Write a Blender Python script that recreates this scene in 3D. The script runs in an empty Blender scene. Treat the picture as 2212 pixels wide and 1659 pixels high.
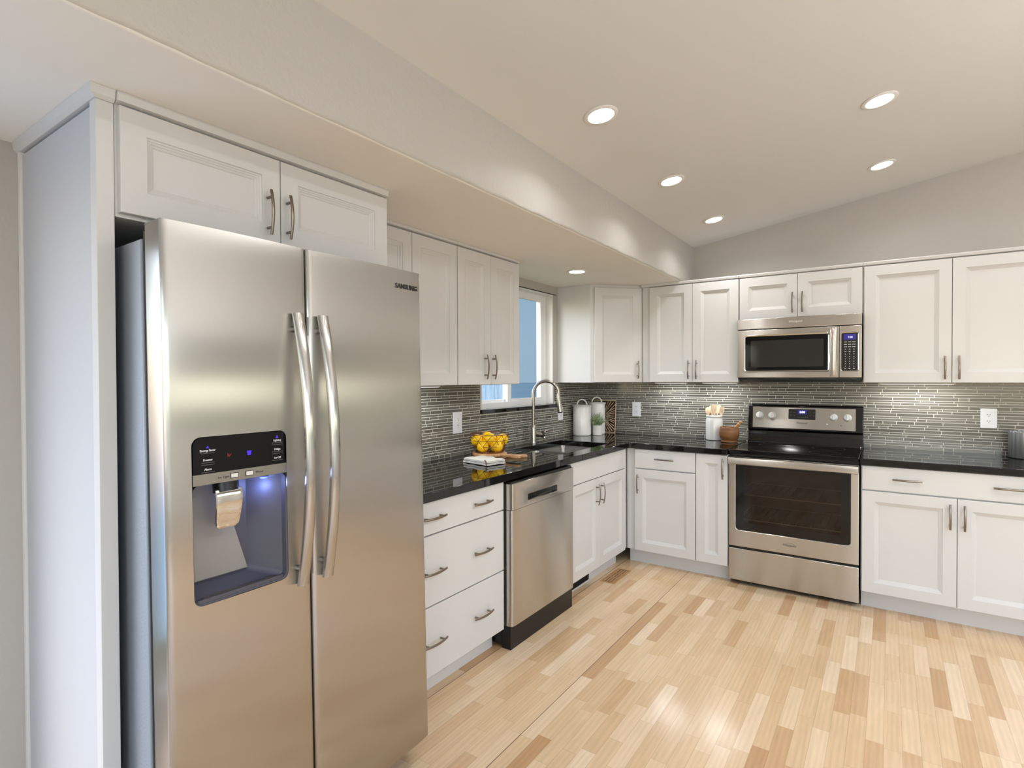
import bpy, bmesh, math, random
from mathutils import Vector, Matrix
R = math.radians
random.seed(7)
S = bpy.context.scene
COL = S.collection

# ------------------------------------------------------------------ camera
cam_d = bpy.data.cameras.new('camera')
cam_d.sensor_fit = 'HORIZONTAL'; cam_d.sensor_width = 36.0
cam_d.lens = 36.0 * 1188.86 / 2212.0
cam_d.clip_start = 0.05; cam_d.clip_end = 200
cam = bpy.data.objects.new('camera', cam_d); COL.objects.link(cam)
CAM = Vector((2.2629, -4.5659, 1.407)); YAW, PITCH, ROLL = 0.6021, -0.0115, -0.0035
fw = Vector((-math.sin(YAW) * math.cos(PITCH), math.cos(YAW) * math.cos(PITCH), math.sin(PITCH)))
rt0 = Vector((math.cos(YAW), math.sin(YAW), 0)); up0 = rt0.cross(fw)
rt = rt0 * math.cos(ROLL) + up0 * math.sin(ROLL); up = rt.cross(fw)
cam.matrix_world = Matrix(((rt.x, up.x, -fw.x, CAM.x), (rt.y, up.y, -fw.y, CAM.y), (rt.z, up.z, -fw.z, CAM.z), (0, 0, 0, 1)))
S.camera = cam

# ------------------------------------------------------------------ exposure, sky, daylight
S.view_settings.view_transform = 'Standard'
S.view_settings.look = 'None'
S.view_settings.exposure = 0.0
S.view_settings.gamma = 1.0
S.view_settings.use_curve_mapping = False
W = bpy.data.worlds.new('sky'); S.world = W; W.use_nodes = True
wn = W.node_tree.nodes; wl = W.node_tree.links
sky = wn.new('ShaderNodeTexSky'); sky.sky_type = 'NISHITA'; sky.sun_disc = False
sky.sun_elevation = R(40); sky.sun_rotation = R(200)
wl.new(sky.outputs[0], wn['Background'].inputs[0]); wn['Background'].inputs[1].default_value = 0.8
S.cycles.max_bounces = 10; S.cycles.diffuse_bounces = 5; S.cycles.glossy_bounces = 5
S.cycles.sample_clamp_indirect = 6.0
S.cycles.caustics_reflective = False; S.cycles.caustics_refractive = False

def area(name, loc, aim, sx, sy, watts, col, spread=180):
    l = bpy.data.lights.new(name, 'AREA'); l.shape = 'RECTANGLE'; l.size = sx; l.size_y = sy
    l.energy = watts; l.color = col; l.spread = R(spread)
    o = bpy.data.objects.new(name, l); COL.objects.link(o); o.location = loc
    o.rotation_euler = (Vector(aim) - Vector(loc)).to_track_quat('-Z', 'Y').to_euler()
    return o
# daylight coming in through an added opening at right, the rear window and patio door behind the camera
area('fill_right', (5.66, -5.6, 1.2), (0, -4.2, 2.0), 2.6, 1.9, 22, (0.80, 0.88, 1.0))  # fill for the room, added where the fridge door does not mirror it
area('daylight_rear', (3.3, -7.95, 1.5), (2.6, 0, 2.6), 2.6, 1.7, 18, (0.66, 0.80, 1.0))
area('daylight_patio_door', (-0.28, -5.5, 1.05), (1.2, -4.7, 1.8), 1.7, 1.8, 20, (0.27, 0.52, 1.0))

# fill lights added out of view to brighten the room, under the same sloped ceiling
for lx, ly, lz, lw in ((3.9, -1.2, 2.90, 11), (3.9, -2.6, 2.90, 12), (3.9, -3.9, 2.90, 13)):
    l = bpy.data.lights.new('room_fill', 'AREA'); l.shape = 'DISK'; l.size = .14; l.energy = lw; l.color = (.97, .985, 1.0)
    o = bpy.data.objects.new('room_fill', l); COL.objects.link(o); o.location = (lx, ly, lz)

# two fill lights added out of view, throwing their light at the ceiling
for lx, ly, lz, lw in ((4.4, -2.7, 1.75, 50), (3.6, -5.3, 1.75, 34)):
    l = bpy.data.lights.new('bounce_fill', 'AREA'); l.shape = 'DISK'; l.size = .3; l.energy = lw; l.color = (.97, .985, 1.0)
    o = bpy.data.objects.new('bounce_fill', l); COL.objects.link(o); o.location = (lx, ly, lz); o.rotation_euler = (R(180), 0, 0)

# ------------------------------------------------------------------ materials
def lin(c):
    return tuple(((v / 255) / 12.92 if v / 255 <= .04045 else ((v / 255 + .055) / 1.055) ** 2.4) for v in c)
def mat(name, rgb, rough=.5, metal=0., spec=.5, coat=0., coat_r=.05, aniso=0., arot=0., emit=None, es=0., trans=0., ior=1.45, bump=None, sheen=0.):
    m = bpy.data.materials.new(name); m.use_nodes = True
    b = m.node_tree.nodes['Principled BSDF']; c = lin(rgb) + (1,)
    b.inputs['Base Color'].default_value = c
    b.inputs['Roughness'].default_value = rough; b.inputs['Metallic'].default_value = metal
    b.inputs['Specular IOR Level'].default_value = spec
    b.inputs['Coat Weight'].default_value = coat; b.inputs['Coat Roughness'].default_value = coat_r
    b.inputs['Anisotropic'].default_value = aniso; b.inputs['Anisotropic Rotation'].default_value = arot
    b.inputs['Transmission Weight'].default_value = trans; b.inputs['IOR'].default_value = ior
    b.inputs['Sheen Weight'].default_value = sheen
    if emit: b.inputs['Emission Color'].default_value = lin(emit) + (1,); b.inputs['Emission Strength'].default_value = es
    nt = m.node_tree
    if aniso:
        t = nt.nodes.new('ShaderNodeTangent'); t.direction_type = 'RADIAL'; t.axis = 'Z'
        nt.links.new(t.outputs[0], b.inputs['Tangent'])
    if bump:
        sc, st, dist, stretch = bump
        tc = nt.nodes.new('ShaderNodeTexCoord'); mp = nt.nodes.new('ShaderNodeMapping'); mp.inputs['Scale'].default_value = stretch
        n = nt.nodes.new('ShaderNodeTexNoise'); n.inputs['Scale'].default_value = sc; n.inputs['Detail'].default_value = 3
        bp = nt.nodes.new('ShaderNodeBump'); bp.inputs['Strength'].default_value = st; bp.inputs['Distance'].default_value = dist
        nt.links.new(tc.outputs['Object'], mp.inputs[0]); nt.links.new(mp.outputs[0], n.inputs['Vector'])
        nt.links.new(n.outputs['Fac'], bp.inputs['Height']); nt.links.new(bp.outputs[0], b.inputs['Normal'])
    return m
def mottle(m, rgb2, scale, lo, hi, stretch=(1, 1, 1), detail=4):
    """blend the base colour to rgb2 with noise"""
    nt = m.node_tree; b = nt.nodes['Principled BSDF']
    tc = nt.nodes.new('ShaderNodeTexCoord'); mp = nt.nodes.new('ShaderNodeMapping'); mp.inputs['Scale'].default_value = stretch
    n = nt.nodes.new('ShaderNodeTexNoise'); n.inputs['Scale'].default_value = scale; n.inputs['Detail'].default_value = detail
    cr = nt.nodes.new('ShaderNodeValToRGB'); cr.color_ramp.elements[0].position = lo; cr.color_ramp.elements[1].position = hi
    cr.color_ramp.elements[0].color = b.inputs['Base Color'].default_value; cr.color_ramp.elements[1].color = lin(rgb2) + (1,)
    nt.links.new(tc.outputs['Object'], mp.inputs[0]); nt.links.new(mp.outputs[0], n.inputs['Vector'])
    nt.links.new(n.outputs['Fac'], cr.inputs[0]); nt.links.new(cr.outputs[0], b.inputs['Base Color'])
    return m
M = {}
M['white'] = mat('white_cabinet_paint', (212, 211, 210), .32, bump=(60, .03, .002, (1, 1, 1)))
M['panelwhite'] = mat('white_end_panel_laminate', (194, 195, 198), .6, spec=.2)
M['trimwhite'] = mat('white_trim_paint', (232, 230, 226), .4)
M['wall'] = mat('greige_wall_paint', (184, 179, 172), .6, bump=(70, .25, .004, (1, 1, 1)))
M['soffit'] = mat('textured_soffit_paint', (186, 182, 176), .5, bump=(55, .42, .006, (1, 1, 1)))
M['ceil'] = mat('ceiling_paint', (222, 221, 219), .8, bump=(80, .12, .003, (1, 1, 1)))
M['soffit_under'] = mat('soffit_underside_lightened', (240, 236, 229), .8, bump=(80, .12, .003, (1, 1, 1)))  # lightened copy of the ceiling paint; floor bounce light put into the colour
M['granite'] = mottle(mat('black_granite', (14, 13, 12), .035, spec=.6), (52, 48, 42), 260, .60, .74)
M['grout'] = mat('pale_grout', (224, 220, 208), .8)
TILES = [mat('glass_tile_%d' % i, c, .16, spec=.42) for i, c in enumerate([(100, 97, 88), (110, 107, 98), (91, 89, 82), (118, 114, 104)])]
M['steel_v'] = mat('stainless_vertical_grain', (188, 183, 177), .23, 1, aniso=1.0, arot=.0)
M['steel'] = mat('stainless_horizontal_grain', (200, 195, 188), .26, 1, aniso=1.0, arot=.25)
M['steel_dark'] = mat('stainless_edge', (150, 146, 141), .35, 1)
M['fridge_side'] = mat('grey_textured_fridge_side', (150, 156, 166), .5, .35, bump=(160, .5, .002, (1, 1, 1)))
M['chrome'] = mat('polished_chrome', (215, 213, 210), .08, 1)
M['nickel'] = mat('brushed_nickel', (140, 130, 119), .28, 1)
M['faucet'] = mat('brushed_faucet_nickel', (172, 164, 154), .22, 1)
M['sinksteel'] = mat('brushed_sink_steel', (170, 166, 160), .3, 1)
M['black'] = mat('black_plastic', (14, 13, 13), .35)
M['blackglass'] = mat('black_glass', (6, 6, 7), .05, spec=.35)
M['blackgloss'] = mat('black_enamel', (9, 9, 9), .09, spec=.6)
M['mwglass'] = mat('dark_microwave_window', (38, 36, 34), .07, spec=.6)
M['dispgrey'] = mat('dark_grey_dispenser_plastic', (80, 79, 88), .45)
M['dispback'] = mat('grey_dispenser_back', (150, 145, 140), .28)
M['ceramic'] = mat('white_ceramic', (232, 230, 226), .18, coat=.3)
M['matteceramic'] = mat('matte_white_ceramic', (226, 223, 218), .4)
M['plate'] = mat('white_plastic_plate', (238, 238, 240), .3)
M['slot'] = mat('dark_slot', (40, 40, 42), .5)
M['knob'] = mat('pale_knob', (226, 224, 220), .3)
M['lens'] = mat('lit_lens', (255, 255, 255), .4, emit=(255, 247, 233), es=14)
M['ledbar'] = mat('lit_bar', (255, 255, 255), .4, emit=(240, 248, 255), es=1.2)
M['led_blue'] = mat('blue_display', (8, 8, 60), .3, emit=(30, 24, 150), es=.7)
M['led_text'] = mat('lit_digits', (240, 240, 255), .3, emit=(220, 220, 255), es=1.2)
M['led_violet'] = mat('violet_indicator', (60, 40, 200), .3, emit=(70, 40, 220), es=.6)
M['led_red'] = mat('red_indicator', (90, 10, 20), .3, emit=(120, 15, 30), es=.25)
M['led_spot'] = mat('blue_dispenser_lamp', (180, 200, 255), .3, emit=(110, 140, 255), es=.5)
M['ink_white'] = mat('white_print', (205, 205, 210), .5)
M['ink_grey'] = mat('grey_print', (95, 92, 90), .5)
M['ink_dark'] = mat('dark_print', (50, 48, 48), .4)
M['ink_pale'] = mat('pale_print', (225, 220, 214), .3, .6)
M['wood_vent'] = mottle(mat('oak_vent', (196, 156, 112), .4), (160, 118, 76), 18, .35, .7, (8, 1, 1))
M['board'] = mottle(mat('warm_wood_board', (214, 168, 122), .45), (176, 124, 80), 14, .35, .7, (1, 9, 1))
M['acacia'] = mottle(mat('brown_turned_wood', (150, 102, 62), .4), (104, 66, 38), 10, .35, .7, (1, 1, 5))
M['palewood'] = mat('pale_beech', (226, 198, 166), .5)
M['pestle'] = mottle(mat('pestle_wood', (196, 150, 106), .45), (160, 112, 70), 12, .35, .7, (1, 1, 4))
M['copper'] = mat('copper_wire', (150, 98, 70), .35, 1)
M['lemon'] = mat('lemon_peel', (250, 200, 18), .42, bump=(140, .35, .002, (1, 1, 1)))
M['linen'] = mat('grey_white_linen', (214, 212, 206), .9, bump=(400, .4, .001, (1, 1, 1)), sheen=.2)
M['linen_hem'] = mat('dark_stripe', (120, 92, 80), .9)
M['twig'] = mottle(mat('brown_twigs', (74, 44, 26), .5), (40, 22, 14), 30, .4, .7)
M['twig_pale'] = mat('pale_twigs', (226, 200, 172), .6)
M['leaf'] = mottle(mat('grey_green_leaf', (120, 148, 98), .5), (206, 214, 176), 40, .42, .62)
M['soil'] = mat('dark_soil', (46, 36, 28), .9)
M['ribbed'] = mat('grey_ribbed_metal', (136, 136, 134), .4, .6)
M['vinyl'] = mat('white_vinyl', (236, 236, 236), .35)
M['ovencav'] = mat('oven_enamel', (120, 88, 78), .4)
M['rack'] = mat('oven_rack_wire', (190, 180, 172), .3, 1)
M['added_valance'] = mat('added_pelmet_taupe', (120, 112, 104), .8)
M['fence'] = mottle(mat('bleached_fence', (214, 216, 220), .8), (176, 180, 188), 6, .4, .7, (6, 6, .6))
M['siding'] = mat('blue_grey_siding', (152, 158, 160), .8)
M['siding2'] = mat('darker_blue_siding', (126, 140, 150), .8)
M['lawn'] = mottle(mat('lawn', (92, 116, 58), .9), (66, 90, 40), 3, .4, .6)

def glass(name, tint, refl=.09, opac=.0):
    m = bpy.data.materials.new(name); m.use_nodes = True; nt = m.node_tree; nt.nodes.remove(nt.nodes['Principled BSDF'])
    tr = nt.nodes.new('ShaderNodeBsdfTransparent'); tr.inputs[0].default_value = tint + (1,)
    gl = nt.nodes.new('ShaderNodeBsdfGlossy'); gl.inputs['Roughness'].default_value = .02
    fr = nt.nodes.new('ShaderNodeMapRange'); lw = nt.nodes.new('ShaderNodeLayerWeight'); lw.inputs[0].default_value = .5; pw = nt.nodes.new('ShaderNodeMath'); pw.operation = 'POWER'; pw.inputs[1].default_value = 4
    nt.links.new(lw.outputs['Facing'], pw.inputs[0]); nt.links.new(pw.outputs[0], fr.inputs[0]); fr.inputs[3].default_value = .04; fr.inputs[4].default_value = .7
    mx = nt.nodes.new('ShaderNodeMixShader')
    nt.links.new(fr.outputs[0], mx.inputs[0]); nt.links.new(tr.outputs[0], mx.inputs[1]); nt.links.new(gl.outputs[0], mx.inputs[2])
    nt.links.new(mx.outputs[0], nt.nodes['Material Output'].inputs[0])
    return m
M['pane'] = glass('clear_pane', (.93, .96, .97))
M['ovenglass'] = glass('smoked_oven_glass', (.62, .54, .48))

def floor_material():
    m = bpy.data.materials.new('oak_strip_floor'); m.use_nodes = True; nt = m.node_tree; N = nt.nodes; L = nt.links
    b = N['Principled BSDF']
    def mth(op, a, c=None, d=None):
        n = N.new('ShaderNodeMath'); n.operation = op
        for i, v in enumerate((a, c, d)):
            if v is None: continue
            if isinstance(v, (int, float)): n.inputs[i].default_value = v
            else: L.new(v, n.inputs[i])
        return n.outputs[0]
    tc = N.new('ShaderNodeTexCoord'); sp = N.new('ShaderNodeSeparateXYZ'); L.new(tc.outputs['Object'], sp.inputs[0])
    x, y = sp.outputs[0], sp.outputs[1]
    WD = .0590
    xr = mth('DIVIDE', mth('SUBTRACT', x, 1.067), WD); row = mth('FLOOR', xr); fx = mth('FRACT', xr)
    def rnd(u, v):
        w = N.new('ShaderNodeTexWhiteNoise'); w.noise_dimensions = '2D'; c = N.new('ShaderNodeCombineXYZ')
        L.new(u, c.inputs[0])
        if isinstance(v, (int, float)): c.inputs[1].default_value = v
        else: L.new(v, c.inputs[1])
        L.new(c.outputs[0], w.inputs['Vector']); return w.outputs['Value']
    ln = mth('MULTIPLY_ADD', rnd(row, 3.3), .30, .24)
    u = mth('ADD', mth('DIVIDE', y, ln), mth('MULTIPLY', rnd(row, 8.1), 20.0))
    cell = mth('FLOOR', u); fy = mth('FRACT', u)
    r1 = rnd(row, cell); r2 = rnd(cell, row)
    cr = N.new('ShaderNodeValToRGB'); e = cr.color_ramp.elements
    e[0].position = 0; e[0].color = lin((196, 156, 114)) + (1,); e[1].position = 1; e[1].color = lin((236, 213, 183)) + (1,)
    for p, c in ((.10, (208, 172, 132)), (.28, (219, 188, 150)), (.82, (227, 200, 164))):
        q = e.new(p); q.color = lin(c) + (1,)
    L.new(r1, cr.inputs[0])
    # grain
    cb = N.new('ShaderNodeCombineXYZ')
    L.new(mth('MULTIPLY_ADD', r2, 37.0, mth('MULTIPLY', x, 17.0)), cb.inputs[0]); L.new(mth('MULTIPLY', y, 1.5), cb.inputs[1]); L.new(mth('MULTIPLY', r1, 50.0), cb.inputs[2])
    no = N.new('ShaderNodeTexNoise'); no.inputs['Scale'].default_value = 2.2; no.inputs['Detail'].default_value = 6; no.inputs['Roughness'].default_value = .62; no.inputs['Distortion'].default_value = 1.6
    L.new(cb.outputs[0], no.inputs['Vector'])
    wv = N.new('ShaderNodeTexWave'); wv.inputs['Scale'].default_value = .9; wv.inputs['Distortion'].default_value = 16; wv.inputs['Detail'].default_value = 2; wv.inputs['Detail Scale'].default_value = .28
    L.new(cb.outputs[0], wv.inputs['Vector'])
    g = mth('ADD', mth('MULTIPLY', no.outputs['Fac'], .55), mth('MULTIPLY', wv.outputs['Fac'], .13))
    gr = N.new('ShaderNodeMapRange'); L.new(g, gr.inputs[0]); gr.inputs[1].default_value = .18; gr.inputs[2].default_value = .62; gr.inputs[3].default_value = .86; gr.inputs[4].default_value = 1.10
    # joints
    ex = mth('LESS_THAN', mth('MULTIPLY', mth('MINIMUM', fx, mth('SUBTRACT', 1.0, fx)), WD), .0007)
    ey = mth('LESS_THAN', mth('MULTIPLY', mth('MINIMUM', fy, mth('SUBTRACT', 1.0, fy)), ln), .0007)
    big = mth('LESS_THAN', mth('ABSOLUTE', mth('SUBTRACT', x, 1.067)), .0018)
    big2 = mth('LESS_THAN', mth('ABSOLUTE', mth('SUBTRACT', x, .595)), .0018)
    jn = mth('MINIMUM', 1.0, mth('ADD', mth('MULTIPLY', mth('MAXIMUM', ex, ey), .28), mth('MULTIPLY', mth('MAXIMUM', big, big2), .6)))
    f = mth('MULTIPLY', gr.outputs[0], mth('SUBTRACT', 1.0, jn))
    vm = N.new('ShaderNodeVectorMath'); vm.operation = 'SCALE'; L.new(cr.outputs[0], vm.inputs[0]); L.new(f, vm.inputs['Scale'])
    # a few knots
    vo = N.new('ShaderNodeTexVoronoi'); vo.inputs['Scale'].default_value = 1.25; L.new(tc.outputs['Object'], vo.inputs['Vector'])
    kn = N.new('ShaderNodeMapRange'); L.new(vo.outputs['Distance'], kn.inputs[0]); kn.inputs[1].default_value = .006; kn.inputs[2].default_value = .016
    mx = N.new('ShaderNodeMix'); mx.data_type = 'RGBA'; L.new(kn.outputs[0], mx.inputs['Factor']); mx.inputs[6].default_value = lin((110, 72, 44)) + (1,); L.new(vm.outputs[0], mx.inputs[7])
    L.new(mx.outputs[2], b.inputs['Base Color'])
    b.inputs['Roughness'].default_value = .17; b.inputs['Specular IOR Level'].default_value = .5
    bp = N.new('ShaderNodeBump'); bp.inputs['Strength'].default_value = .06; bp.inputs['Distance'].default_value = .004
    L.new(mth('SUBTRACT', no.outputs['Fac'], mth('MULTIPLY', jn, 2.0)), bp.inputs['Height']); L.new(bp.outputs[0], b.inputs['Normal'])
    return m
M['floor'] = floor_material()

# ------------------------------------------------------------------ mesh helpers
class MB:
    def __init__(s): s.bm = bmesh.new()
    def _face(s, vs, mi=0):
        try:
            f = s.bm.faces.new(vs); f.material_index = mi; return f
        except ValueError: return None
    def box(s, x0, x1, y0, y1, z0, z1, bev=0, seg=2, mi=0):
        x0, x1 = sorted((x0, x1)); y0, y1 = sorted((y0, y1)); z0, z1 = sorted((z0, z1))
        v = [s.bm.verts.new(p) for p in ((x0, y0, z0), (x1, y0, z0), (x1, y1, z0), (x0, y1, z0), (x0, y0, z1), (x1, y0, z1), (x1, y1, z1), (x0, y1, z1))]
        fs = [s._face([v[i] for i in q], mi) for q in ((3, 2, 1, 0), (4, 5, 6, 7), (0, 1, 5, 4), (1, 2, 6, 5), (2, 3, 7, 6), (3, 0, 4, 7))]
        if bev:
            es = {e for f in fs for e in f.edges}
            bmesh.ops.bevel(s.bm, geom=list(es), offset=bev, segments=seg, profile=.5, affect='EDGES', clamp_overlap=True)
        return s
    def loft(s, rings, cap0=True, cap1=True, mi=0, closed=True):
        rv = [[s.bm.verts.new(p) for p in r] for r in rings]; n = len(rings[0])
        for a, b in zip(rv, rv[1:]):
            for i in range(n if closed else n - 1):
                j = (i + 1) % n; s._face([a[i], a[j], b[j], b[i]], mi)
        if cap0: s._face(list(reversed(rv[0])), mi)
        if cap1: s._face(rv[-1], mi)
        return s
    def prism(s, pts, axis, a, b, mi=0):
        def P(p, t):
            if axis == 'z': return (p[0], p[1], t)
            if axis == 'y': return (p[0], t, p[1])
            return (t, p[0], p[1])
        return s.loft([[P(p, a) for p in pts], [P(p, b) for p in pts]], mi=mi)
    def tube(s, pts, r, n=10, closed=False, mi=0, flat=1.0):
        pts = [Vector(p) for p in pts]; m = len(pts); rr = r if isinstance(r, (list, tuple)) else [r] * m
        def tan(i):
            if closed: return (pts[(i + 1) % m] - pts[i - 1]).normalized()
            return (pts[min(i + 1, m - 1)] - pts[max(i - 1, 0)]).normalized()
        t = tan(0); u = t.orthogonal().normalized()
        if abs(t.z) < .9: u = (Vector((0, 0, 1)) - t * t.z).normalized()
        rings = []
        for i in range(m):
            t = tan(i); u = (u - t * u.dot(t)).normalized(); w = t.cross(u)
            rings.append([pts[i] + (u * math.cos(2 * math.pi * k / n) * flat + w * math.sin(2 * math.pi * k / n)) * rr[i] for k in range(n)])
        if closed: rings.append(rings[0])
        return s.loft(rings, not closed, not closed, mi)
    def cyl(s, a, b, r, n=24, mi=0, r2=None): return s.tube([a, b], [r, r2 if r2 is not None else r], n, mi=mi)
    def lathe(s, prof, c=(0, 0, 0), n=32, mi=0):
        rings = [[(c[0] + max(r, 1e-4) * math.cos(2 * math.pi * k / n), c[1] + max(r, 1e-4) * math.sin(2 * math.pi * k / n), c[2] + z) for k in range(n)] for r, z in prof]
        return s.loft(rings, True, True, mi)
    def ball(s, c, rx, ry, rz, n=20, mi=0, m=None):
        geo = bmesh.ops.create_uvsphere(s.bm, u_segments=n, v_segments=max(8, n // 2), radius=1)
        T = Matrix.Translation(c) @ (m or Matrix()) @ Matrix.Diagonal((rx, ry, rz, 1))
        bmesh.ops.transform(s.bm, matrix=T, verts=geo['verts']); return s
    def xform(s, T): bmesh.ops.transform(s.bm, matrix=T, verts=s.bm.verts); return s
    def mesh(s, name, mats, smooth=35):
        bmesh.ops.remove_doubles(s.bm, verts=s.bm.verts, dist=1e-6)
        bmesh.ops.recalc_face_normals(s.bm, faces=s.bm.faces)
        me = bpy.data.meshes.new(name); s.bm.to_mesh(me); s.bm.free()
        for q in (mats if isinstance(mats, (list, tuple)) else [mats]): me.materials.append(M[q] if isinstance(q, str) else q)
        if smooth:
            me.shade_smooth(); me.set_sharp_from_angle(angle=R(smooth))
        return me
    def build(s, name, mats, parent=None, smooth=35, loc=None, rot=None):
        o = bpy.data.objects.new(name, s.mesh(name, mats, smooth)); COL.objects.link(o)
        if parent: o.parent = parent
        if loc: o.location = loc
        if rot: o.rotation_euler = rot
        return o
def evalmesh(o):
    dg = bpy.context.evaluated_depsgraph_get(); me = bpy.data.meshes.new_from_object(o.evaluated_get(dg)); return me
def cut(o, mb, op='DIFFERENCE'):
    c = mb.build('cutter', 'black', None, 0); c.parent = o.parent; c.location = o.location
    md = o.modifiers.new('cut', 'BOOLEAN'); md.operation = op; md.object = c; md.solver = 'EXACT'
    me = evalmesh(o); o.modifiers.clear(); old = o.data; nm = old.name; o.data = me; bpy.data.meshes.remove(old); me.name = nm
    bpy.data.objects.remove(c)
    me.shade_smooth(); me.set_sharp_from_angle(angle=R(35))
    return o
def bevel(o, w=.003, seg=2, ang=40):
    md = o.modifiers.new('soft_edges', 'BEVEL'); md.width = w; md.segments = seg; md.limit_method = 'ANGLE'; md.angle_limit = R(ang); md.harden_normals = False
    return o
def rrect(u0, u1, v0, v1, r, n=5):
    pts = []
    for cx, cy, a0 in ((u1 - r, v1 - r, 0), (u0 + r, v1 - r, 90), (u0 + r, v0 + r, 180), (u1 - r, v0 + r, 270)):
        for k in range(n + 1):
            a = R(a0 + 90 * k / n); pts.append((cx + r * math.cos(a), cy + r * math.sin(a)))
    return pts
def thing(name, label, cat, loc=(0, 0, 0), rz=0., group=None, rx=0., ry=0.):
    o = bpy.data.objects.new(name, None); COL.objects.link(o); o.location = loc; o.rotation_euler = (rx, ry, rz)
    o.empty_display_size = .05
    tag(o, label, cat, group); return o
def tag(o, label, cat, group=None):
    o['label'] = label; o['category'] = cat
    if group: o['group'] = group
    return o
def struct(o, label=None):
    o['kind'] = 'structure'
    if label: o['label'] = label
    return o
def text(body, name, size, mname, parent, loc, rot=(R(90), 0, 0), depth=.0006, align='CENTER', bold=0., sx=1., shear=0.):
    cu = bpy.data.curves.new(name, 'FONT'); cu.body = body; cu.size = size; cu.extrude = depth; cu.align_x = align; cu.align_y = 'CENTER'; cu.offset = bold; cu.shear = shear
    cu.resolution_u = 3
    t = bpy.data.objects.new(name, cu); COL.objects.link(t)
    me = evalmesh(t); bpy.data.objects.remove(t); bpy.data.curves.remove(cu)
    me.name = name; me.materials.clear(); me.materials.append(M[mname])
    o = bpy.data.objects.new(name, me); COL.objects.link(o); o.parent = parent; o.location = loc; o.rotation_euler = rot; o.scale = (sx, 1, 1)
    return o

# shared bow handle: local X along the face, -Y outward, Z along the bar
def handle_mesh():
    mb = MB(); n = 15; L = .142
    rings = []
    for i in range(n):
        t = -1 + 2 * i / (n - 1); z = t * L / 2; y = -.021 - .011 * (1 - t * t); w = .0058 - .0008 * abs(t); h = .0038
        rings.append([(w * math.cos(a) , y + h * math.sin(a), z) for a in [2 * math.pi * k / 10 for k in range(10)]])
    mb.loft(rings)
    for z in (-.048, .048): mb.cyl((0, .0005, z), (0, -.0265, z), .0042, 10)
    return mb.mesh('handle', 'nickel')
HANDLE = handle_mesh()
def handle(parent, u, y, z, horiz=False):
    o = bpy.data.objects.new('handle', HANDLE); COL.objects.link(o); o.parent = parent
    o.location = (u, y, z); o.rotation_euler = (0, R(90) if horiz else 0, 0); o['label'] = 'bowed brushed nickel handle'
    return o
def front(kind, parent, u0, u1, z0, z1, yb, th=.02, handles=(), frame=.062):
    """door / drawer front in the cabinet's own frame; back at y=yb, front at y=yb-th"""
    rings = []
    def ring(ins, y): rings.append([(u0 + ins, y, z0 + ins), (u1 - ins, y, z0 + ins), (u1 - ins, y, z1 - ins), (u0 + ins, y, z1 - ins)])
    yf = yb - th
    ring(0, yb); ring(0, yf + .002); ring(.0006, yf + .0006); ring(.002, yf)
    if kind == 'door':
        w = min(frame, (u1 - u0) * .29)
        for ins, d in ((w, 0), (w + .001, .0035), (w + .006, .0052), (w + .007, .0070), (w + .012, .0088), (w + .013, .0105), (w + .019, .0128), (w + .021, .0150)): ring(ins, yf + d)
    mb = MB().loft(rings)
    o = mb.build('door' if kind == 'door' else kind, 'white', parent, 20)
    for u, z, h in handles: handle(o, u, yf, z, h)
    return o
def cabinet(name, label, cat, loc, rz, w, d, z0, z1, fronts, group, toe=False, trim=None, body_x0=0., side_cut=None):
    t = thing(name, label, cat, loc, rz, group)
    yb = -(d - .0205)
    MB().box(body_x0, w, -.001, yb + .0008, z0, z1, .001, 1).build('body', 'white', t)
    for f in fronts:
        front(f[0], t, f[1], f[2], f[3], f[4], yb, handles=f[5] if len(f) > 5 else ())
    if toe: MB().box(body_x0, w, yb + .06, yb + .075, 0, z0).build('toe_kick', 'white', t)
    if trim:
        za, zb = trim
        MB().loft([[(0, -.001, za), (w, -.001, za), (w, -d + .012, za), (0, -d + .012, za)], [(0, -.001, za + .004), (w, -.001, za + .004), (w, -d - .002, za + .004), (0, -d - .002, za + .004)],
                   [(0, -.001, zb - .006), (w, -.001, zb - .006), (w, -d - .006, zb - .006), (0, -d - .006, zb - .006)], [(0, -.001, zb), (w, -.001, zb), (w, -d - .004, zb), (0, -d - .004, zb)]]).build('top_trim', 'white', t, 25)
    return t

# ------------------------------------------------------------------ the room
ZS, XS, SL = 2.146, .937, .1604
def zc(x): return 2.461 + SL * (x - XS)
XR, YF = 5.4, -7.7
struct(MB().box(-.12, XR + .12, YF - .12, .12, -.06, 0).build('floor', 'floor', smooth=0), 'pale oak strip floor')
struct(MB().box(-.12, XR + .12, 0, .12, 0, 3.4).build('wall_back', 'wall', smooth=0), 'greige wall above the range')
WY0, WY1, WZ0, WZ1 = -1.637, -.682, 1.166, 2.082
mb = MB()
mb.box(-.16, 0, YF, -6.4, 0, ZS); mb.box(-.16, 0, -4.5, WY0, 0, ZS); mb.box(-.16, 0, -6.4, -4.5, 2.0, ZS); mb.box(-.16, 0, -6.4, -4.5, 0, .06); mb.box(-.16, 0, WY1, 0, 0, ZS); mb.box(-.16, 0, WY0, WY1, 0, WZ0); mb.box(-.16, 0, WY0, WY1, WZ1, ZS)
struct(mb.build('wall_left', 'wall', smooth=0), 'greige wall behind the sink')
mb = MB(); a0, a1, b0, b1 = -2.9, -.7, 1.0, 1.62
mb.box(XR, XR + .12, YF, -7.0, 0, 3.4); mb.box(XR, XR + .12, a1, 0, 0, 3.4); mb.box(XR, XR + .12, a0, a1, 0, b0); mb.box(XR, XR + .12, a0, a1, b1, 3.4)
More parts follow.
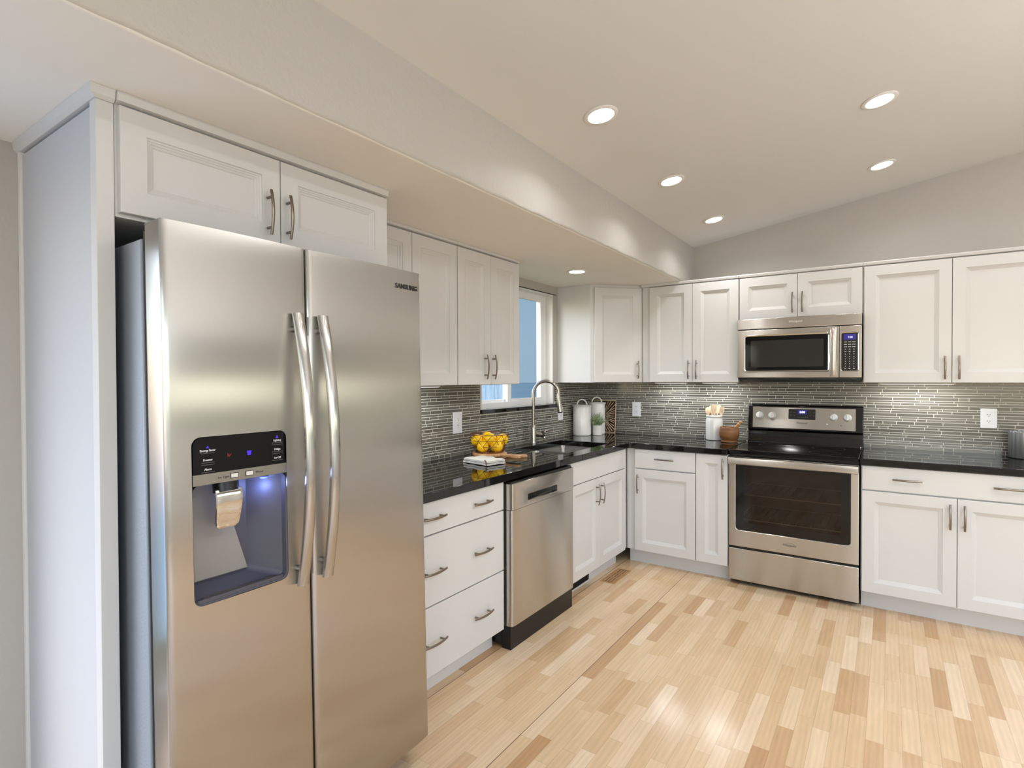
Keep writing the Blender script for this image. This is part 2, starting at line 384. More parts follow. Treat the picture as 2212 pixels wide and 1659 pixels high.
mb.box(XR, XR + .12, -4.2, -2.9, 0, 3.4); mb.box(XR, XR + .12, -7.0, -4.2, 2.2, 3.4); mb.box(XR, XR + .12, -7.0, -4.2, 0, .15)  # wide opening added in the unseen wall for the right-hand fill
struct(mb.build('wall_right', 'ceil', smooth=0))
mb = MB(); mb.box(-.16, 2.0, YF - .12, YF, 0, 3.4); mb.box(4.6, XR + .12, YF - .12, YF, 0, 3.4)
mb.box(2.0, 4.6, YF - .12, YF, 2.35, 3.4); mb.box(2.0, 4.6, YF - .12, YF, 0, .62)
struct(mb.build('wall_front', 'trimwhite', smooth=0))
for i, (p, q, z0, z1, ax) in enumerate([(a0, a1, b0, b1, 'x'), (-7.0, -4.2, .15, 2.2, 'x'), (-6.4, -4.5, .06, 2.0, 'l'), (2.0, 4.6, .62, 2.35, 'y')]):  # second frame belongs to the opening added for fill
    mb = MB(); F = .05
    def bx(u0, u1, w0, w1):
        if ax == 'l': mb.box(-.12, -.06, u0, u1, w0, w1)
        elif ax == 'x': mb.box(XR + .03, XR + .09, u0, u1, w0, w1)
        else: mb.box(u0, u1, YF - .09, YF - .03, w0, w1)
    bx(p, p + F, z0, z1); bx(q - F, q, z0, z1); bx(p, q, z0, z0 + F); bx(p, q, z1 - F, z1); bx((p + q) / 2 - .03, (p + q) / 2 + .03, z0, z1)
    struct(mb.build('window_%d' % (i + 2), 'vinyl', smooth=0))
struct(bevel(MB().box(XR - .09, XR - .001, a0 - .12, a1 + .12, 1.66, 2.02).build('added_pelmet', 'added_valance', smooth=0), .01), 'unseen pelmet added over the dining window')  # unseen, added to give the fridge door its dark reflected band
struct(MB().prism([(XS - .004, zc(XS - .004)), (XR + .12, zc(XR + .12)), (XR + .12, zc(XR + .12) + .1), (XS - .004, zc(XS) + .1)], 'y', YF - .12, .12).build('ceiling', 'ceil', smooth=0), 'sloped greige ceiling')
# dropped soffit along the sink wall with a softly rounded, slightly wavy lower edge
mb = MB(); rings = []
ny = 150
for i in range(ny + 1):
    y = YF + (0 - YF) * i / ny
    wob = .0016 * math.sin(y * 23) + .0013 * math.sin(y * 57 + 1) + .001 * random.uniform(-1, 1)
    rr = .016 + wob * 1.2; prof = [(-.12, ZS)]
    for k in range(6):
        a = R(-90 + 18 * k); prof.append((XS - rr + wob + rr * math.cos(a), ZS + rr + rr * math.sin(a)))
    prof += [(XS, 2.25), (XS, zc(XS) + .02), (-.12, zc(XS) + .02)]
    rings.append([(p[0], y, p[1]) for p in prof])
mb.loft(rings)
for f_ in mb.bm.faces:
    if f_.calc_center_median().z < ZS + .004 and len(f_.verts) == 4: f_.material_index = 1
struct(mb.build('ceiling_soffit', ['soffit', 'soffit_under'], smooth=50), 'textured dropped soffit over the sink wall')

# window over the sink: vinyl slider in a deep reveal
XW = -.075
mb = MB(); f = .045
mb.box(XW - .05, XW + .012, WY0 + .002, WY0 + f, WZ0, WZ1 - .002); mb.box(XW - .05, XW + .012, WY1 - f, WY1 - .002, WZ0, WZ1 - .002)
mb.box(XW - .05, XW + .012, WY0 + f, WY1 - f, WZ0, WZ0 + .062); mb.box(XW - .05, XW + .012, WY0 + f, WY1 - f, WZ1 - .04, WZ1 - .002)
win = struct(mb.build('window_1', 'vinyl', smooth=0), 'white vinyl sliding window over the sink')
def sash(y0, y1, x0, x1, s):
    mb = MB(); zb, zt = WZ0 + .055, WZ1 - .036
    mb.box(x0, x1, y0, y0 + s, zb, zt); mb.box(x0, x1, y1 - s, y1, zb, zt); mb.box(x0, x1, y0 + s, y1 - s, zb, zb + .028); mb.box(x0, x1, y0 + s, y1 - s, zt - .03, zt)
    o = mb.build('window_sash', 'vinyl', win, 0)
    g = MB().box((x0 + x1) / 2 - .002, (x0 + x1) / 2 + .002, y0 + s - .004, y1 - s + .004, zb + .024, zt - .026).build('pane', 'pane', o, 0)
sash(WY0 + f - .004, -1.185, XW - .042, XW - .018, .04); sash(-1.235, WY1 - f + .004, XW - .014, XW + .010, .045)
MB().box(XW + .013, -.001, WY0 + .002, WY1 - .002, WZ1 - .014, WZ1 - .003).build('head_trim', 'trimwhite', win, 0)
for y0_, y1_ in ((WY0 + .001, WY0 + .007), (WY1 - .007, WY1 - .001)): MB().box(XW + .013, -.001, y0_, y1_, WZ0 + .027, WZ1 - .015).build('jamb_liner', 'trimwhite', win, 0)
struct(MB().box(-.001, .007, -1.70, -.64, 2.078, 2.083).build('trim_1', 'slot', smooth=0), 'thin dark line along the window head')
sill = struct(bevel(MB().box(XW + .008, .024, WY0 - .022, WY1 + .02, WZ0 - .001, WZ0 + .026).build('window_sill', 'granite', smooth=0), .002), 'black granite window sill')
# recessed notch so the sill seats on the wall: wall ends below it
# outside: fence, neighbouring house wall, lawn
struct(MB().box(-14, -.16, -9, 12, -.4, -.3).build('ground_outside', 'lawn', smooth=0))
struct(MB().box(XR + .12, 20, -12, 8, -.4, -.3).box(10, 11, -12, 8, -.3, 1.25, .1).build('garden_and_hedge', 'lawn', smooth=0))  # lawn plus an unseen hedge box, added for the fridge reflection
fn = thing('board_fence', 'bleached vertical board fence seen through left part of the window', 'fence', (-4.0, 3.4, -.3))
for k in range(13):
    MB().box(-.012, .012, -1.05 + k * .145, -1.05 + k * .145 + .138, 0, 2.5 + .01 * random.random()).build('board', 'fence', fn, 0)
MB().box(-.06, -.013, -1.04, .82, .5, .6).build('rail', 'fence', fn, 0)
hs = thing('neighbour_house', 'pale blue neighbouring house wall seen through the window pane', 'house', (-4.0, 4.44, -.3))
MB().box(-.2, 0, 0, 6, 1.593, 4.6).build('siding', 'siding', hs, 0)
MB().box(-.2, .02, 0, 6, 0, 1.59).build('foundation', 'siding2', hs, 0)

# backsplash tiles
def backsplash(name, axis, u0, u1, z0, z1, holes, label):
    mb = MB(); rnd = random.Random(3 if axis == 'x' else 5)
    def blk(a, b, c, d, e, mi, bv=0):
        if axis == 'x': mb.box(a, b, -e, -.0005, c, d, bv, 1, mi)
        else: mb.box(.0005, e, a, b, c, d, bv, 1, mi)
    def solid(a, b, c, d, fn):
        """cut rectangle by the holes"""
        segs = [(a, b)]
        for h0, h1, g0, g1 in holes:
            if d > g0 + .002 and c < g1 - .002:
                nx = []
                for s0, s1 in segs:
                    if s1 <= h0 or s0 >= h1: nx.append((s0, s1)); continue
                    if s0 < h0: nx.append((s0, h0))
                    if s1 > h1: nx.append((h1, s1))
                segs = nx
        for s0, s1 in segs:
            if s1 - s0 > .004: fn(s0, s1)
    z = z0; k = 0; hts = (.0225, .0175, .0145)
    zs = sorted({z0, z1} | {g for h in holes for g in h[2:]}); zs = [q for q in zs if z0 <= q <= z1]
    for c, d in zip(zs, zs[1:]): solid(u0, u1, c, d, lambda s0, s1: blk(s0, s1, c, d, .0071, 0))
    while z < z1 - .006:
        h = min(hts[k % 3], z1 - z); k += 1
        u = u0 - rnd.uniform(0, .15)
        while u < u1:
            L = rnd.choice((.052, .076, .1, .125, .15, .2, .2)); a, b = max(u, u0), min(u + L, u1); mi = 1 + rnd.choice((0, 0, 0, 1, 1, 2, 3))
            if b - a > .006: solid(a + .0017, b - .0017, z + .0017, z + h - .0017, lambda s0, s1: blk(s0, s1, z + .0017, z + h - .0017, .0079, mi))
            u += L
        z += h
    o = mb.build(name, [M['grout']] + TILES, smooth=0)
    return tag(o, label, 'backsplash')
backsplash('tile_backsplash', 'x', .0085, 3.03, .9155, 1.364, [(1.366, 2.114, 0, .95)], 'grey glass strip tile backsplash on the range wall')
backsplash('tile_backsplash', 'y', -3.03, -.0005, .9155, 1.364, [(WY0 - .024, WY1 + .022, WZ0 - .003, 2)], 'grey glass strip tile backsplash below the sink window')

# ------------------------------------------------------------------ base cabinets
GB, GU = 'white base cabinets', 'white wall cabinets'
RZ = R(90)
cabinet('drawer_cabinet', 'white three-drawer base cabinet between fridge and dishwasher', 'cabinet', (0, -3.03, 0), RZ, .766, .629, .108, .874, [
    ('drawer', .004, .762, .730, .872, ((.574, .803, True), (.230, .803, True))),
    ('drawer', .004, .762, .420, .724, ((.574, .567, True), (.230, .567, True))),
    ('drawer', .004, .762, .112, .414, ((.574, .259, True), (.230, .259, True)))], GB, toe=True)
sk = cabinet('sink_cabinet', 'white two-door cabinet under the sink with plain false front', 'cabinet', (0, -1.553, 0), RZ, .866, .629, .108, .70, [
    ('false_front', .004, .862, .728, .870),
    ('door', .004, .4145, .112, .722, ((.364, .617, False),)),
    ('door', .4175, .862, .112, .722, ((.437, .617, False),))], GB, toe=True)
MB().box(0, .02, -.001, -.608, .70, .874).build('side_panel', 'white', sk); MB().box(.846, .866, -.001, -.608, .70, .874).build('side_panel', 'white', sk)
MB().box(.02, .846, -.59, -.608, .70, .874).build('front_rail', 'white', sk)
mb = MB(); mb.box(.15, .41, -.5495, -.5475, .012, .055)
for k in range(5): mb.box(.156, .404, -.553, -.5495, .015 + k * .0078, .018 + k * .0078)
mb.build('toe_vent', 'black', sk, 0)
MB().box(.866, .932, -.55, -.608, .108, .874).build('corner_filler', 'white', sk)
cabinet('base_cabinet', 'white one-drawer one-door base cabinet right of the sink corner', 'cabinet', (.615, 0, 0), 0, .520, .646, .108, .874, [
    ('drawer', .068, .517, .730, .870, ((.297, .806, True),)),
    ('door', .068, .517, .112, .722, ((.097, .612, False),))], GB, toe=True)
cabinet('pullout_cabinet', 'narrow white pull-out base cabinet left of the range', 'cabinet', (1.1355, 0, 0), 0, .215, .646, .108, .874, [
    ('door', .003, .213, .112, .870, ((.186, .778, False),))], GB, toe=True)
cabinet('base_cabinet', 'wide white base cabinet right of the range with two-handled drawer', 'cabinet', (2.119, 0, 0), 0, .905, .646, .108, .874, [
    ('drawer', .006, .901, .730, .872, ((.227, .803, True), (.676, .803, True))),
    ('door', .006, .453, .112, .722, ((.423, .620, False),)),
    ('door', .456, .901, .112, .722, ((.486, .620, False),))], GB, toe=True)

# ------------------------------------------------------------------ wall cabinets
cabinet('wall_cabinet', 'white two-door wall cabinet half hidden behind the fridge', 'cabinet', (0, -2.957, 0), RZ, .689, .327, 1.366, 2.128, [
    ('door', .003, .3455, 1.368, 2.122, ((.318, 1.47, False),)), ('door', .3485, .687, 1.368, 2.122, ())], GU, trim=(2.128, 2.1455))
cabinet('wall_cabinet', 'white two-door wall cabinet beside the sink window', 'cabinet', (0, -2.2665, 0), RZ, .604, .327, 1.366, 2.128, [
    ('door', .003, .3005, 1.368, 2.122, ((.239, 1.47, False),)), ('door', .3035, .602, 1.368, 2.122, ((.316, 1.47, False),))], GU, trim=(2.128, 2.1455))
# diagonal corner cabinet
t = thing('corner_cabinet', 'white diagonal corner wall cabinet with one door', 'cabinet', (0, 0, 0), 0, GU)
mb = MB(); foot = [(.001, -.009), (.001, -.61), (.300, -.61), (.608, -.302), (.608, -.009)]
mb.prism(foot, 'z', 1.366, 2.1455).build('body', 'white', t, 20)
for nm, (px, py) in (('face_frame', (.3095, -.6095)),):
    fr = bpy.data.objects.new('door_frame', None)
D = bpy.data.objects.new('diag', None); bpy.data.objects.remove(D)
mb = MB()
def diag_front(u0, u1, z0, z1):
    d = front('door', t, u0, u1, z0, z1, -.0005, handles=((u1 - .026, 1.466, False),))
    d.location = (.300, -.61, 0); d.rotation_euler = (0, 0, R(45)); return d
bpy.data.objects.remove(fr)
diag_front(.030, .412, 1.368, 2.118)
cabinet('wall_cabinet', 'white two-door wall cabinet left of the microwave', 'cabinet', (.613, 0, 0), 0, .740, .327, 1.366, 2.128, [
    ('door', .068, .4025, 1.368, 2.117, ((.379, 1.463, False),)), ('door', .4055, .738, 1.368, 2.117, ((.4385, 1.463, False),))], GU, trim=(2.122, 2.1455))
cabinet('wall_cabinet', 'short white two-door wall cabinet above the microwave', 'cabinet', (1.3555, 0, 0), 0, .7585, .327, 1.818, 2.128, [
    ('door', .003, .3775, 1.820, 2.117, ((.350, 1.919, False),)), ('door', .3805, .756, 1.820, 2.117, ((.4115, 1.919, False),))], GU, trim=(2.122, 2.1455))
cabinet('wall_cabinet', 'large white two-door wall cabinet right of the microwave', 'cabinet', (2.1155, 0, 0), 0, .908, .327, 1.366, 2.128, [
    ('door', .006, .4525, 1.368, 2.117, ((.4205, 1.459, False),)), ('door', .4555, .905, 1.368, 2.117, ((.4875, 1.459, False),))], GU, trim=(2.122, 2.1455))
cabinet('fridge_top_cabinet', 'wide white two-door cabinet above the fridge', 'cabinet', (0, -3.9695, 0), RZ, .9205, .630, 1.828, 2.118, [
    ('door', .006, .4565, 1.838, 2.112, ((.412, 1.933, False),)), ('door', .4595, .917, 1.838, 2.112, ((.480, 1.932, False),))], GU, trim=(2.118, 2.1455))
# tall end panel beside the fridge
t = thing('fridge_end_panel', 'tall white end panel on the near side of the fridge', 'panel', (0, -4.011, 0))
MB().box(.026, .575, .004, .036, 0, 2.108, .001, 1).build('panel', 'panelwhite', t)
bevel(MB().box(.575, .612, 0, .040, 0, 2.116).build('front_stile', 'white', t), .0015)
MB().box(.001, .022, -.002, .036, 0, 2.116).build('wall_scribe', 'trimwhite', t)
mb = MB()
mb.loft([[(.001, .04, 2.116), (.001, -.003, 2.116), (.615, -.003, 2.116), (.615, .04, 2.116)], [(.001, .04, 2.124), (.001, -.012, 2.124), (.624, -.012, 2.124), (.624, .04, 2.124)],
         [(.001, .04, 2.1455), (.001, -.016, 2.1455), (.628, -.016, 2.1455), (.628, .04, 2.1455)]]).build('top_moulding', 'white', t, 25)

# ------------------------------------------------------------------ worktops, sink, faucet
ct = MB().prism([(.009, -3.03), (.645, -3.03), (.645, -.691)] + [(.675 + .03 * math.cos(a), -.691 + .03 * math.sin(a)) for a in [R(180 - 15 * k) for k in range(1, 6)]] + [(.675, -.661), (1.351, -.661), (1.351, -.009), (.009, -.009)], 'z', .8755, .915).build('worktop', 'granite')
SY0, SY1, SX0, SX1 = -1.50, -.775, .135, .535
cut(ct, MB().prism(rrect(SX0, SX1, SY0, SY1, .03), 'z', .85, .95)); bevel(ct, .0025)
tag(ct, 'black polished granite worktop around the sink corner', 'worktop', 'black granite worktops')
tag(bevel(MB().box(2.116, 3.026, -.661, -.009, .8755, .915).build('worktop', 'granite'), .0025), 'short black granite worktop right of the range', 'worktop', 'black granite worktops')
t = thing('kitchen_sink', 'stainless double-bowl sink set under the granite', 'sink', ((SX0 + SX1) / 2, (SY0 + SY1) / 2, .70))
mb = MB()
ym = -.005
def bowl(y0, y1):
    zt = .1735
    x0, x1 = -.21, .21
    rg = []
    for ins, z, r in ((-.012, zt, .045), (0, zt, .035), (.004, zt - .02, .035), (.010, .02, .05), (.03, .004, .05), (.10, .0, .05)):
        rg.append([(p[0], p[1], z) for p in rrect(x0 + ins, x1 - ins, y0 + ins, y1 - ins, r)])
    m = MB().loft(rg, False, True); return m
w2 = (SY1 - SY0) / 2
for a, b in ((-w2 - .008, -.012), (.012, w2 + .008)):
    o = bowl(a, b).build('bowl', 'sinksteel', t, 40)
    MB().lathe([(.045, .0005), (.045, .003), (.036, .003), (.030, .001), (.001, .001)], (0, (a + b) / 2, 0), 24).build('drain', 'chrome', o)
MB().box(-.209, .209, -.013, .013, .165, .1725, .003).build('divider', 'sinksteel', t)

t = thing('kitchen_faucet', 'tall brushed nickel gooseneck faucet behind the sink', 'faucet', (.095, -1.135, .915))
dx, dy = .92, .39
MB().lathe([(.030, 0), (.030, .006), (.024, .010), (.0215, .03), (.020, .115), (.0165, .135), (.013, .145)], n=28).build('base', 'faucet', t)
pts = [(0, 0, .13), (0, 0, .25), (0, 0, .372)]; rr = .094
for k in range(1, 25):
    a = math.pi * (1 - k / 24 * 1.04); c = rr + rr * math.cos(a)
    pts.append((c * dx, c * dy, .372 + rr * math.sin(a)))
end = pts[-1]
MB().tube(pts, .0122, 16).build('spout', 'faucet', t)
hd = MB().tube([(end[0], end[1], end[2] + .004), (end[0] + .001 * dx, end[1], end[2] - .03), (end[0] + .008 * dx, end[1] + .008 * dy, end[2] - .085), (end[0] + .011 * dx, end[1] + .011 * dy, end[2] - .118)], [.0135, .0145, .0185, .0195], 18).build('spray_head', 'faucet', t)
MB().cyl((end[0] + .011 * dx, end[1] + .011 * dy, end[2] - .117), (end[0] + .0117 * dx, end[1] + .0117 * dy, end[2] - .127), .0175, 18).build('spray_nozzle', 'black', hd)
hx, hy = .35, .94
MB().tube([(0, 0, .075), (.03 * hx, .03 * hy, .072), (.075 * hx, .075 * hy, .066)], [.018, .018, .017], 18).build('valve_arm', 'faucet', t)
lv = MB().tube([(.074 * hx, .074 * hy, .066), (.094 * hx, .094 * hy, .064)], [.0205, .0195], 18).build('lever_cap', 'ink_dark', t)
MB().tube([(.088 * hx, .088 * hy, .075), (.115 * hx, .115 * hy, .092), (.155 * hx, .155 * hy, .088)], [.006, .0052, .0046], 10).build('lever', 'nickel', lv)
MB().ball((.080 * hx + .02, .080 * hy, .043), .010, .010, .012).build('lever_tip', 'chrome', lv)

# ------------------------------------------------------------------ refrigerator (leans back a touch)
FR = thing('refrigerator', 'large stainless side-by-side refrigerator with water dispenser', 'refrigerator', (.015, -3.952, 0), RZ, rx=R(-1.15))
BF = -.722  # body front in local y
bd = bevel(MB().box(.004, .884, -.02, BF, .03, 1.748).build('body', 'fridge_side', FR), .004)
MB().box(.02, .868, -.66, BF - .035, .012, .058).build('base_grille', 'black', FR)
for x in (.05, .84): MB().cyl((x, -.70, -.012), (x, -.70, .04), .02, 16).build('foot', 'black', FR)
for x in (.03, .80): MB().box(x, x + .055, -.62, -.79, 1.746, 1.768, .004).build('hinge_cover', 'black', FR)
def fdoor(x0, x1, z0, z1):
    n = 17; prof = [(x1 - .006, BF - .020), (x0 + .006, BF - .020)]
    yb = -.838
    for k in range(5): a = R(180 + 90 * k / 4 * 1); prof.append((x0 + .016 + .016 * math.cos(a), yb + .012 + .012 * math.sin(a) * 1))
    for k in range(1, n):
        u = k / n; prof.append((x0 + .016 + (x1 - x0 - .032) * u, yb - .007 * (1 - (2 * u - 1) ** 2) ** .8))
    for k in range(5): a = R(270 + 90 * k / 4); prof.append((x1 - .016 + .016 * math.cos(a), yb + .012 + .012 * math.sin(a)))
    return MB().prism(prof, 'z', z0, z1)
Z0, Z1 = .062, 1.778
freezer = fdoor(.000, .3985, Z0, Z1).build('freezer_door', 'steel_v', FR, 30)
fresh = fdoor(.4035, .888, Z0, Z1).build('fridge_door', 'steel_v', FR, 30)
DX0, DX1, DZ0, DZ1 = .060, .320, .818, 1.243
cut(freezer, MB().prism(rrect(DX0, DX1, DZ0, DZ1, .022, 6), 'y', -.90, -.742))
for d, x0, x1 in ((freezer, .0, .3985), (fresh, .4035, .888)):
    MB().box(x0 + .004, x1 - .004, BF - .020, -.826, Z1 - .0005, Z1 + .0035, .0015, 1).build('door_cap', 'steel_dark', d)
    MB().box(x0 + .010, x1 - .010, BF - .0005, BF - .0205, Z0 + .01, Z1 - .012).build('gasket', 'black', d)
MB().box(.3992, .4028, BF - .0005, -.812, Z0 + .005, Z1 - .004).build('door_gap_black', 'black', FR, 0)  # black strip standing in for the shade in the gap between doors
def fhandle(x, par):
    pts = []; n = 20
    for i in range(n + 1):
        t_ = -1 + 2 * i / n; pts.append((x + (.004 * (1 - t_ * t_)), -.858 - .042 * (1 - t_ * t_), 1.185 + t_ * .395))
    h = MB(); rings = []
    for i, p in enumerate(pts):
        rings.append([(p[0] +   .0172 * math.cos(a), p[1] + .0135 * math.sin(a), p[2]) for a in [2 * math.pi * k / 16 for k in range(16)]])
    h.loft(rings)
    o = h.build('door_handle', 'steel_v', par, 30)
    for z in (.835, 1.535): MB().cyl((x, -.828, z), (x, -.862, z), .010, 12).build('handle_mount', 'steel_dark', o)
fhandle(.355, freezer); fhandle(.440, fresh)
text('SAMSUNG', 'lettering', .0245, 'ink_dark', fresh, (.811, -.8428, 1.7175), (R(90), 0, R(1.6)), .0012, bold=.0004)
# dispenser
yf = -.8415
cav = MB(); rg = []
for ins, y, r in ((0, yf + .003, .022), (.006, yf + .0045, .018), (.012, -.822, .016)):
    rg.append([(p[0], y, p[1]) for p in rrect(DX0 + ins * .5, DX1 - ins * .5, DZ0 + ins * .5, 1.122, r, 6)])
rg.append([(p[0], -.758, p[1]) for p in rrect(DX0 + .012, DX1 - .075, DZ0 + .035, 1.118, .012, 6)])
cav.loft(rg, False, True)
cv = cav.build('dispenser_recess', 'dispgrey', freezer, 30)
MB().prism([(DX0 + .012, .858), (DX1 - .078, .858), (DX1 - .125, 1.02), (DX1 - .135, 1.116), (DX0 + .012, 1.116)], 'y', -.7583, -.764).build('back_panel', 'dispback', cv, 0)
tr = MB(); tr.loft([[(p[0], p[1], DZ0 + .004) for p in rrect(DX0 + .006, DX1 - .006, -.838, -.764, .016)], [(p[0], p[1], DZ0 + .014) for p in rrect(DX0 + .006, DX1 - .006, -.838, -.764, .016)], [(p[0], p[1], DZ0 + .010) for p in rrect(DX0 + .014, DX1 - .014, -.830, -.772, .012)]])
tray = tr.build('drip_tray', 'dispgrey', cv, 30)
mb = MB()
for k in range(3): mb.box(DX0 + .03, DX1 - .03, -.822 + k * .018, -.817 + k * .018, DZ0 + .0095, DZ0 + .0135)
mb.build('drip_grate', 'steel_dark', tray, 0)
pad = MB(); rg = []
for z, y, w in ((1.10, -.826, .036), (1.075, -.832, .036), (1.03, -.822, .034), (1.004, -.816, .031), (.997, -.813, .024)):
    rg.append([(DX0 + .098 + w * math.cos(a), y + .010 * math.sin(a) - .008 * (math.cos(a) ** 2 - .5), z) for a in [2 * math.pi * k / 20 for k in range(20)]])
pad.loft(rg).build('lever_paddle', 'chrome', cv, 40)
MB().cyl((DX0 + .098, -.812, 1.122), (DX0 + .098, -.818, 1.092), .032, 20).build('ice_chute', 'black', cv)
MB().lathe([(.011, 0), (.011, .004), (.001, .0045)], n=16).build('dispenser_lamp', 'led_spot', cv, loc=(DX1 - .045, -.80, 1.112), rot=(R(180), 0, 0))
pl = bpy.data.lights.new('dispenser_glow', 'POINT'); pl.energy = .3; pl.color = (.28, .38, 1.0); pl.shadow_soft_size = .012
po = bpy.data.objects.new('dispenser_glow', pl); COL.objects.link(po); po.parent = FR; po.location = (DX1 - .062, -.812, 1.080)
pts = [p for p in rrect(DX0 + .0015, DX1 - .0015, 1.151, DZ1 - .0015, .021, 6)]
pts = [(p[0], p[1]) for p in pts if p[1] > 1.18] ; pts = [(DX1 - .0015, 1.1495)] + pts + [(DX0 + .0015, 1.1495)]
cp = MB().prism(pts, 'y', yf - .003, -.80).build('control_panel', 'blackglass', freezer, 30)
st = MB().loft([[(DX0 + .001, yf + .02, 1.1215), (DX1 - .001, yf + .02, 1.1215), (DX1 - .001, yf + .02, 1.149), (DX0 + .001, yf + .02, 1.149)], [(DX0 + .001, yf - .0035, 1.1215), (DX1 - .001, yf - .0035, 1.1215), (DX1 - .001, yf - .0035, 1.149), (DX0 + .001, yf - .0035, 1.149)]]).build('button_strip', 'steel_dark', freezer, 0)
yt = yf - .0036
for x in (.155, .196):
    o = MB().box(x, x + .022, yf - .0030, yt - .0008, 1.1285, 1.1425).build('button_rim', 'ink_dark', st, 0)
    MB().box(x + .0018, x + .0202, yf - .003, yt - .0016, 1.1303, 1.1407).build('button', 'knob', o, 0)
text('Ice Type', 'lettering', .0085, 'ink_grey', st, (.137, yt - .0004, 1.135)); text('Water', 'lettering', .0085, 'ink_grey', st, (.236, yt - .0004, 1.135))
for x, z, s_, lines in ((.098, 1.208, 'Energy Saver', 1), (.098, 1.184, 'Freezer', 2), (.098, 1.160, 'Alarm', 1), (.290, 1.216, 'Lighting', 2), (.290, 1.191, 'Fridge', 2), (.290, 1.167, 'Ice Off', 1)):
    text(s_, 'lettering', .0075, 'ink_white', cp, (x, yt, z), bold=.0002)
    for k in range(lines):
        MB().box(x - .0165, x + .0165, yf - .0028, yt, z - .0075 - k * .0052, z - .0063 - k * .0052).build('fine_print', 'ink_grey', cp, 0)
MB().prism([(.148, 1.186), (.154, 1.186), (.160, 1.194), (.1535, 1.191), (.148, 1.197)], 'y', yf - .0028, yt).build('red_indicator', 'led_red', cp, 0)
MB().prism([(.203, 1.184), (.212, 1.184), (.214, 1.196), (.201, 1.196)], 'y', yf - .0028, yt).build('violet_indicator', 'led_violet', cp, 0)
MB().prism([(.286, 1.222), (.294, 1.222), (.290, 1.232)], 'y', yf - .0028, yt).build('violet_indicator', 'led_violet', cp, 0)
MB().prism([(.094, 1.214), (.102, 1.214), (.098, 1.220)], 'y', yf - .0028, yt).build('violet_indicator', 'led_violet', cp, 0)

# ------------------------------------------------------------------ dishwasher
DW = thing('dishwasher', 'stainless dishwasher between the drawers and the sink cabinet', 'dishwasher', (0, -2.250, 0), RZ)
w = .667
MB().box(.0, w + .02, -.02, -.60, .02, .868).build('tub', 'black', DW)
MB().box(.004, w, -.60, -.655, .0, .118).build('kick_plate', 'black', DW)
dr = MB().prism([(.0, -.605), (w, -.605), (w, -.652), (w - .01, -.668), (.022, -.668), (.008, -.662), (0, -.645)], 'z', .122, .722).build('door', 'steel', DW, 30)
pn = MB().prism([(.0, -.605), (w, -.605), (w, -.652), (w - .01, -.670), (.022, -.670), (.008, -.664), (0, -.645)], 'z', .7245, .858).build('control_panel', 'steel', DW, 30)
cut(pn, MB().prism(rrect(.150, .462, .750, .786, .006), 'y', -.69, -.632))
MB().box(.152, .460, -.632, -.634, .751, .785).build('pocket_back', 'black', pn, 0)
bevel(MB().box(.150, .462, -.634, -.676, .745, .7515).build('pocket_lip', 'steel', pn), .0015)
MB().box(.006, w - .006, -.605, -.655, .8585, .868).build('top_seal', 'black', DW)

# ------------------------------------------------------------------ range
RG = thing('range', 'stainless freestanding electric range with black glass cooktop', 'range', (1.3555, 0, 0), 0)
mb = MB(); mb.box(.003, .753, -.012, -.598, .028, .30); mb.box(.003, .03, -.012, -.598, .30, .893); mb.box(.726, .753, -.012, -.598, .30, .893); mb.box(.03, .726, -.012, -.03, .30, .893)
mb.box(.03, .726, -.03, -.598, .84, .893)
mb.build('body', 'blackgloss', RG, 0)
mb = MB(); mb.box(.031, .725, -.031, -.034, .32, .838); mb.box(.031, .034, -.034, -.597, .32, .838); mb.box(.722, .725, -.034, -.597, .32, .838); mb.box(.034, .722, -.034, -.597, .302, .32)
mb.build('oven_cavity', 'ovencav', RG, 0)
for z in (.43, .60):
    mb = MB()
    mb.tube([(.04, -.08, z), (.716, -.08, z), (.716, -.56, z), (.04, -.56, z)], .0035, 8, True)
    for k in range(16): mb.tube([(.06 + k * .0425, -.08, z + .002), (.06 + k * .0425, -.56, z + .002)], .0018, 6)
    mb.build('oven_rack', 'rack', RG)
for x in (.05, .70): MB().cyl((x, -.55, 0), (x, -.55, .03), .018, 14).build('foot', 'black', RG)
ck = MB(); rg = []
for ins, z in ((0, .893), (0, .908), (.004, .9135), (.010, .915)):
    rg.append([(p[0], p[1], z) for p in rrect(.0 + ins - .0, .757 - ins, -.655 + ins, -.03, .012)])
rg.append([(p[0], p[1], .9125) for p in rrect(.022, .735, -.628, -.09, .012)])
top = ck.loft(rg).build('cooktop', 'blackglass', RG, 30)
mb = MB()
for cx, cy, r in ((.2, -.48, .115), (.56, -.48, .09), (.2, -.22, .08), (.56, -.22, .1)):
    mb.loft([[(cx + q * math.cos(a), cy + q * math.sin(a), z) for a in [2 * math.pi * k / 56 for k in range(56)]] for q, z in ((r, .9124), (r, .9129), (r - .0014, .9129), (r - .0014, .9124))], False, False)
mb.build('burner_ring', 'ink_dark', top)
for x in (.009, .741): MB().box(x - .004, x + .004, -.10, -.075, .914, .922, .002).build('corner_clip', 'chrome', top)
dr = MB().box(.0015, .7555, -.600, -.640, .2605, .868).build('oven_door', 'steel', RG)
cut(dr, MB().prism(rrect(.046, .711, .372, .852, .022, 6), 'y', -.66, -.59)); bevel(dr, .004, 3)
MB().prism(rrect(.0455, .7115, .3715, .8525, .022, 6), 'y', -.626, -.632).build('window', 'ovenglass', dr, 30)
mb = MB(); rg = [[(p[0], -.6325, p[1]) for p in rrect(.048, .709, .374, .850, .02, 6)], [(p[0], -.6325, p[1]) for p in rrect(.098, .660, .425, .80, .01, 6)]]
mb.loft(rg, False, False).build('window_border', 'blackgloss', dr, 0)
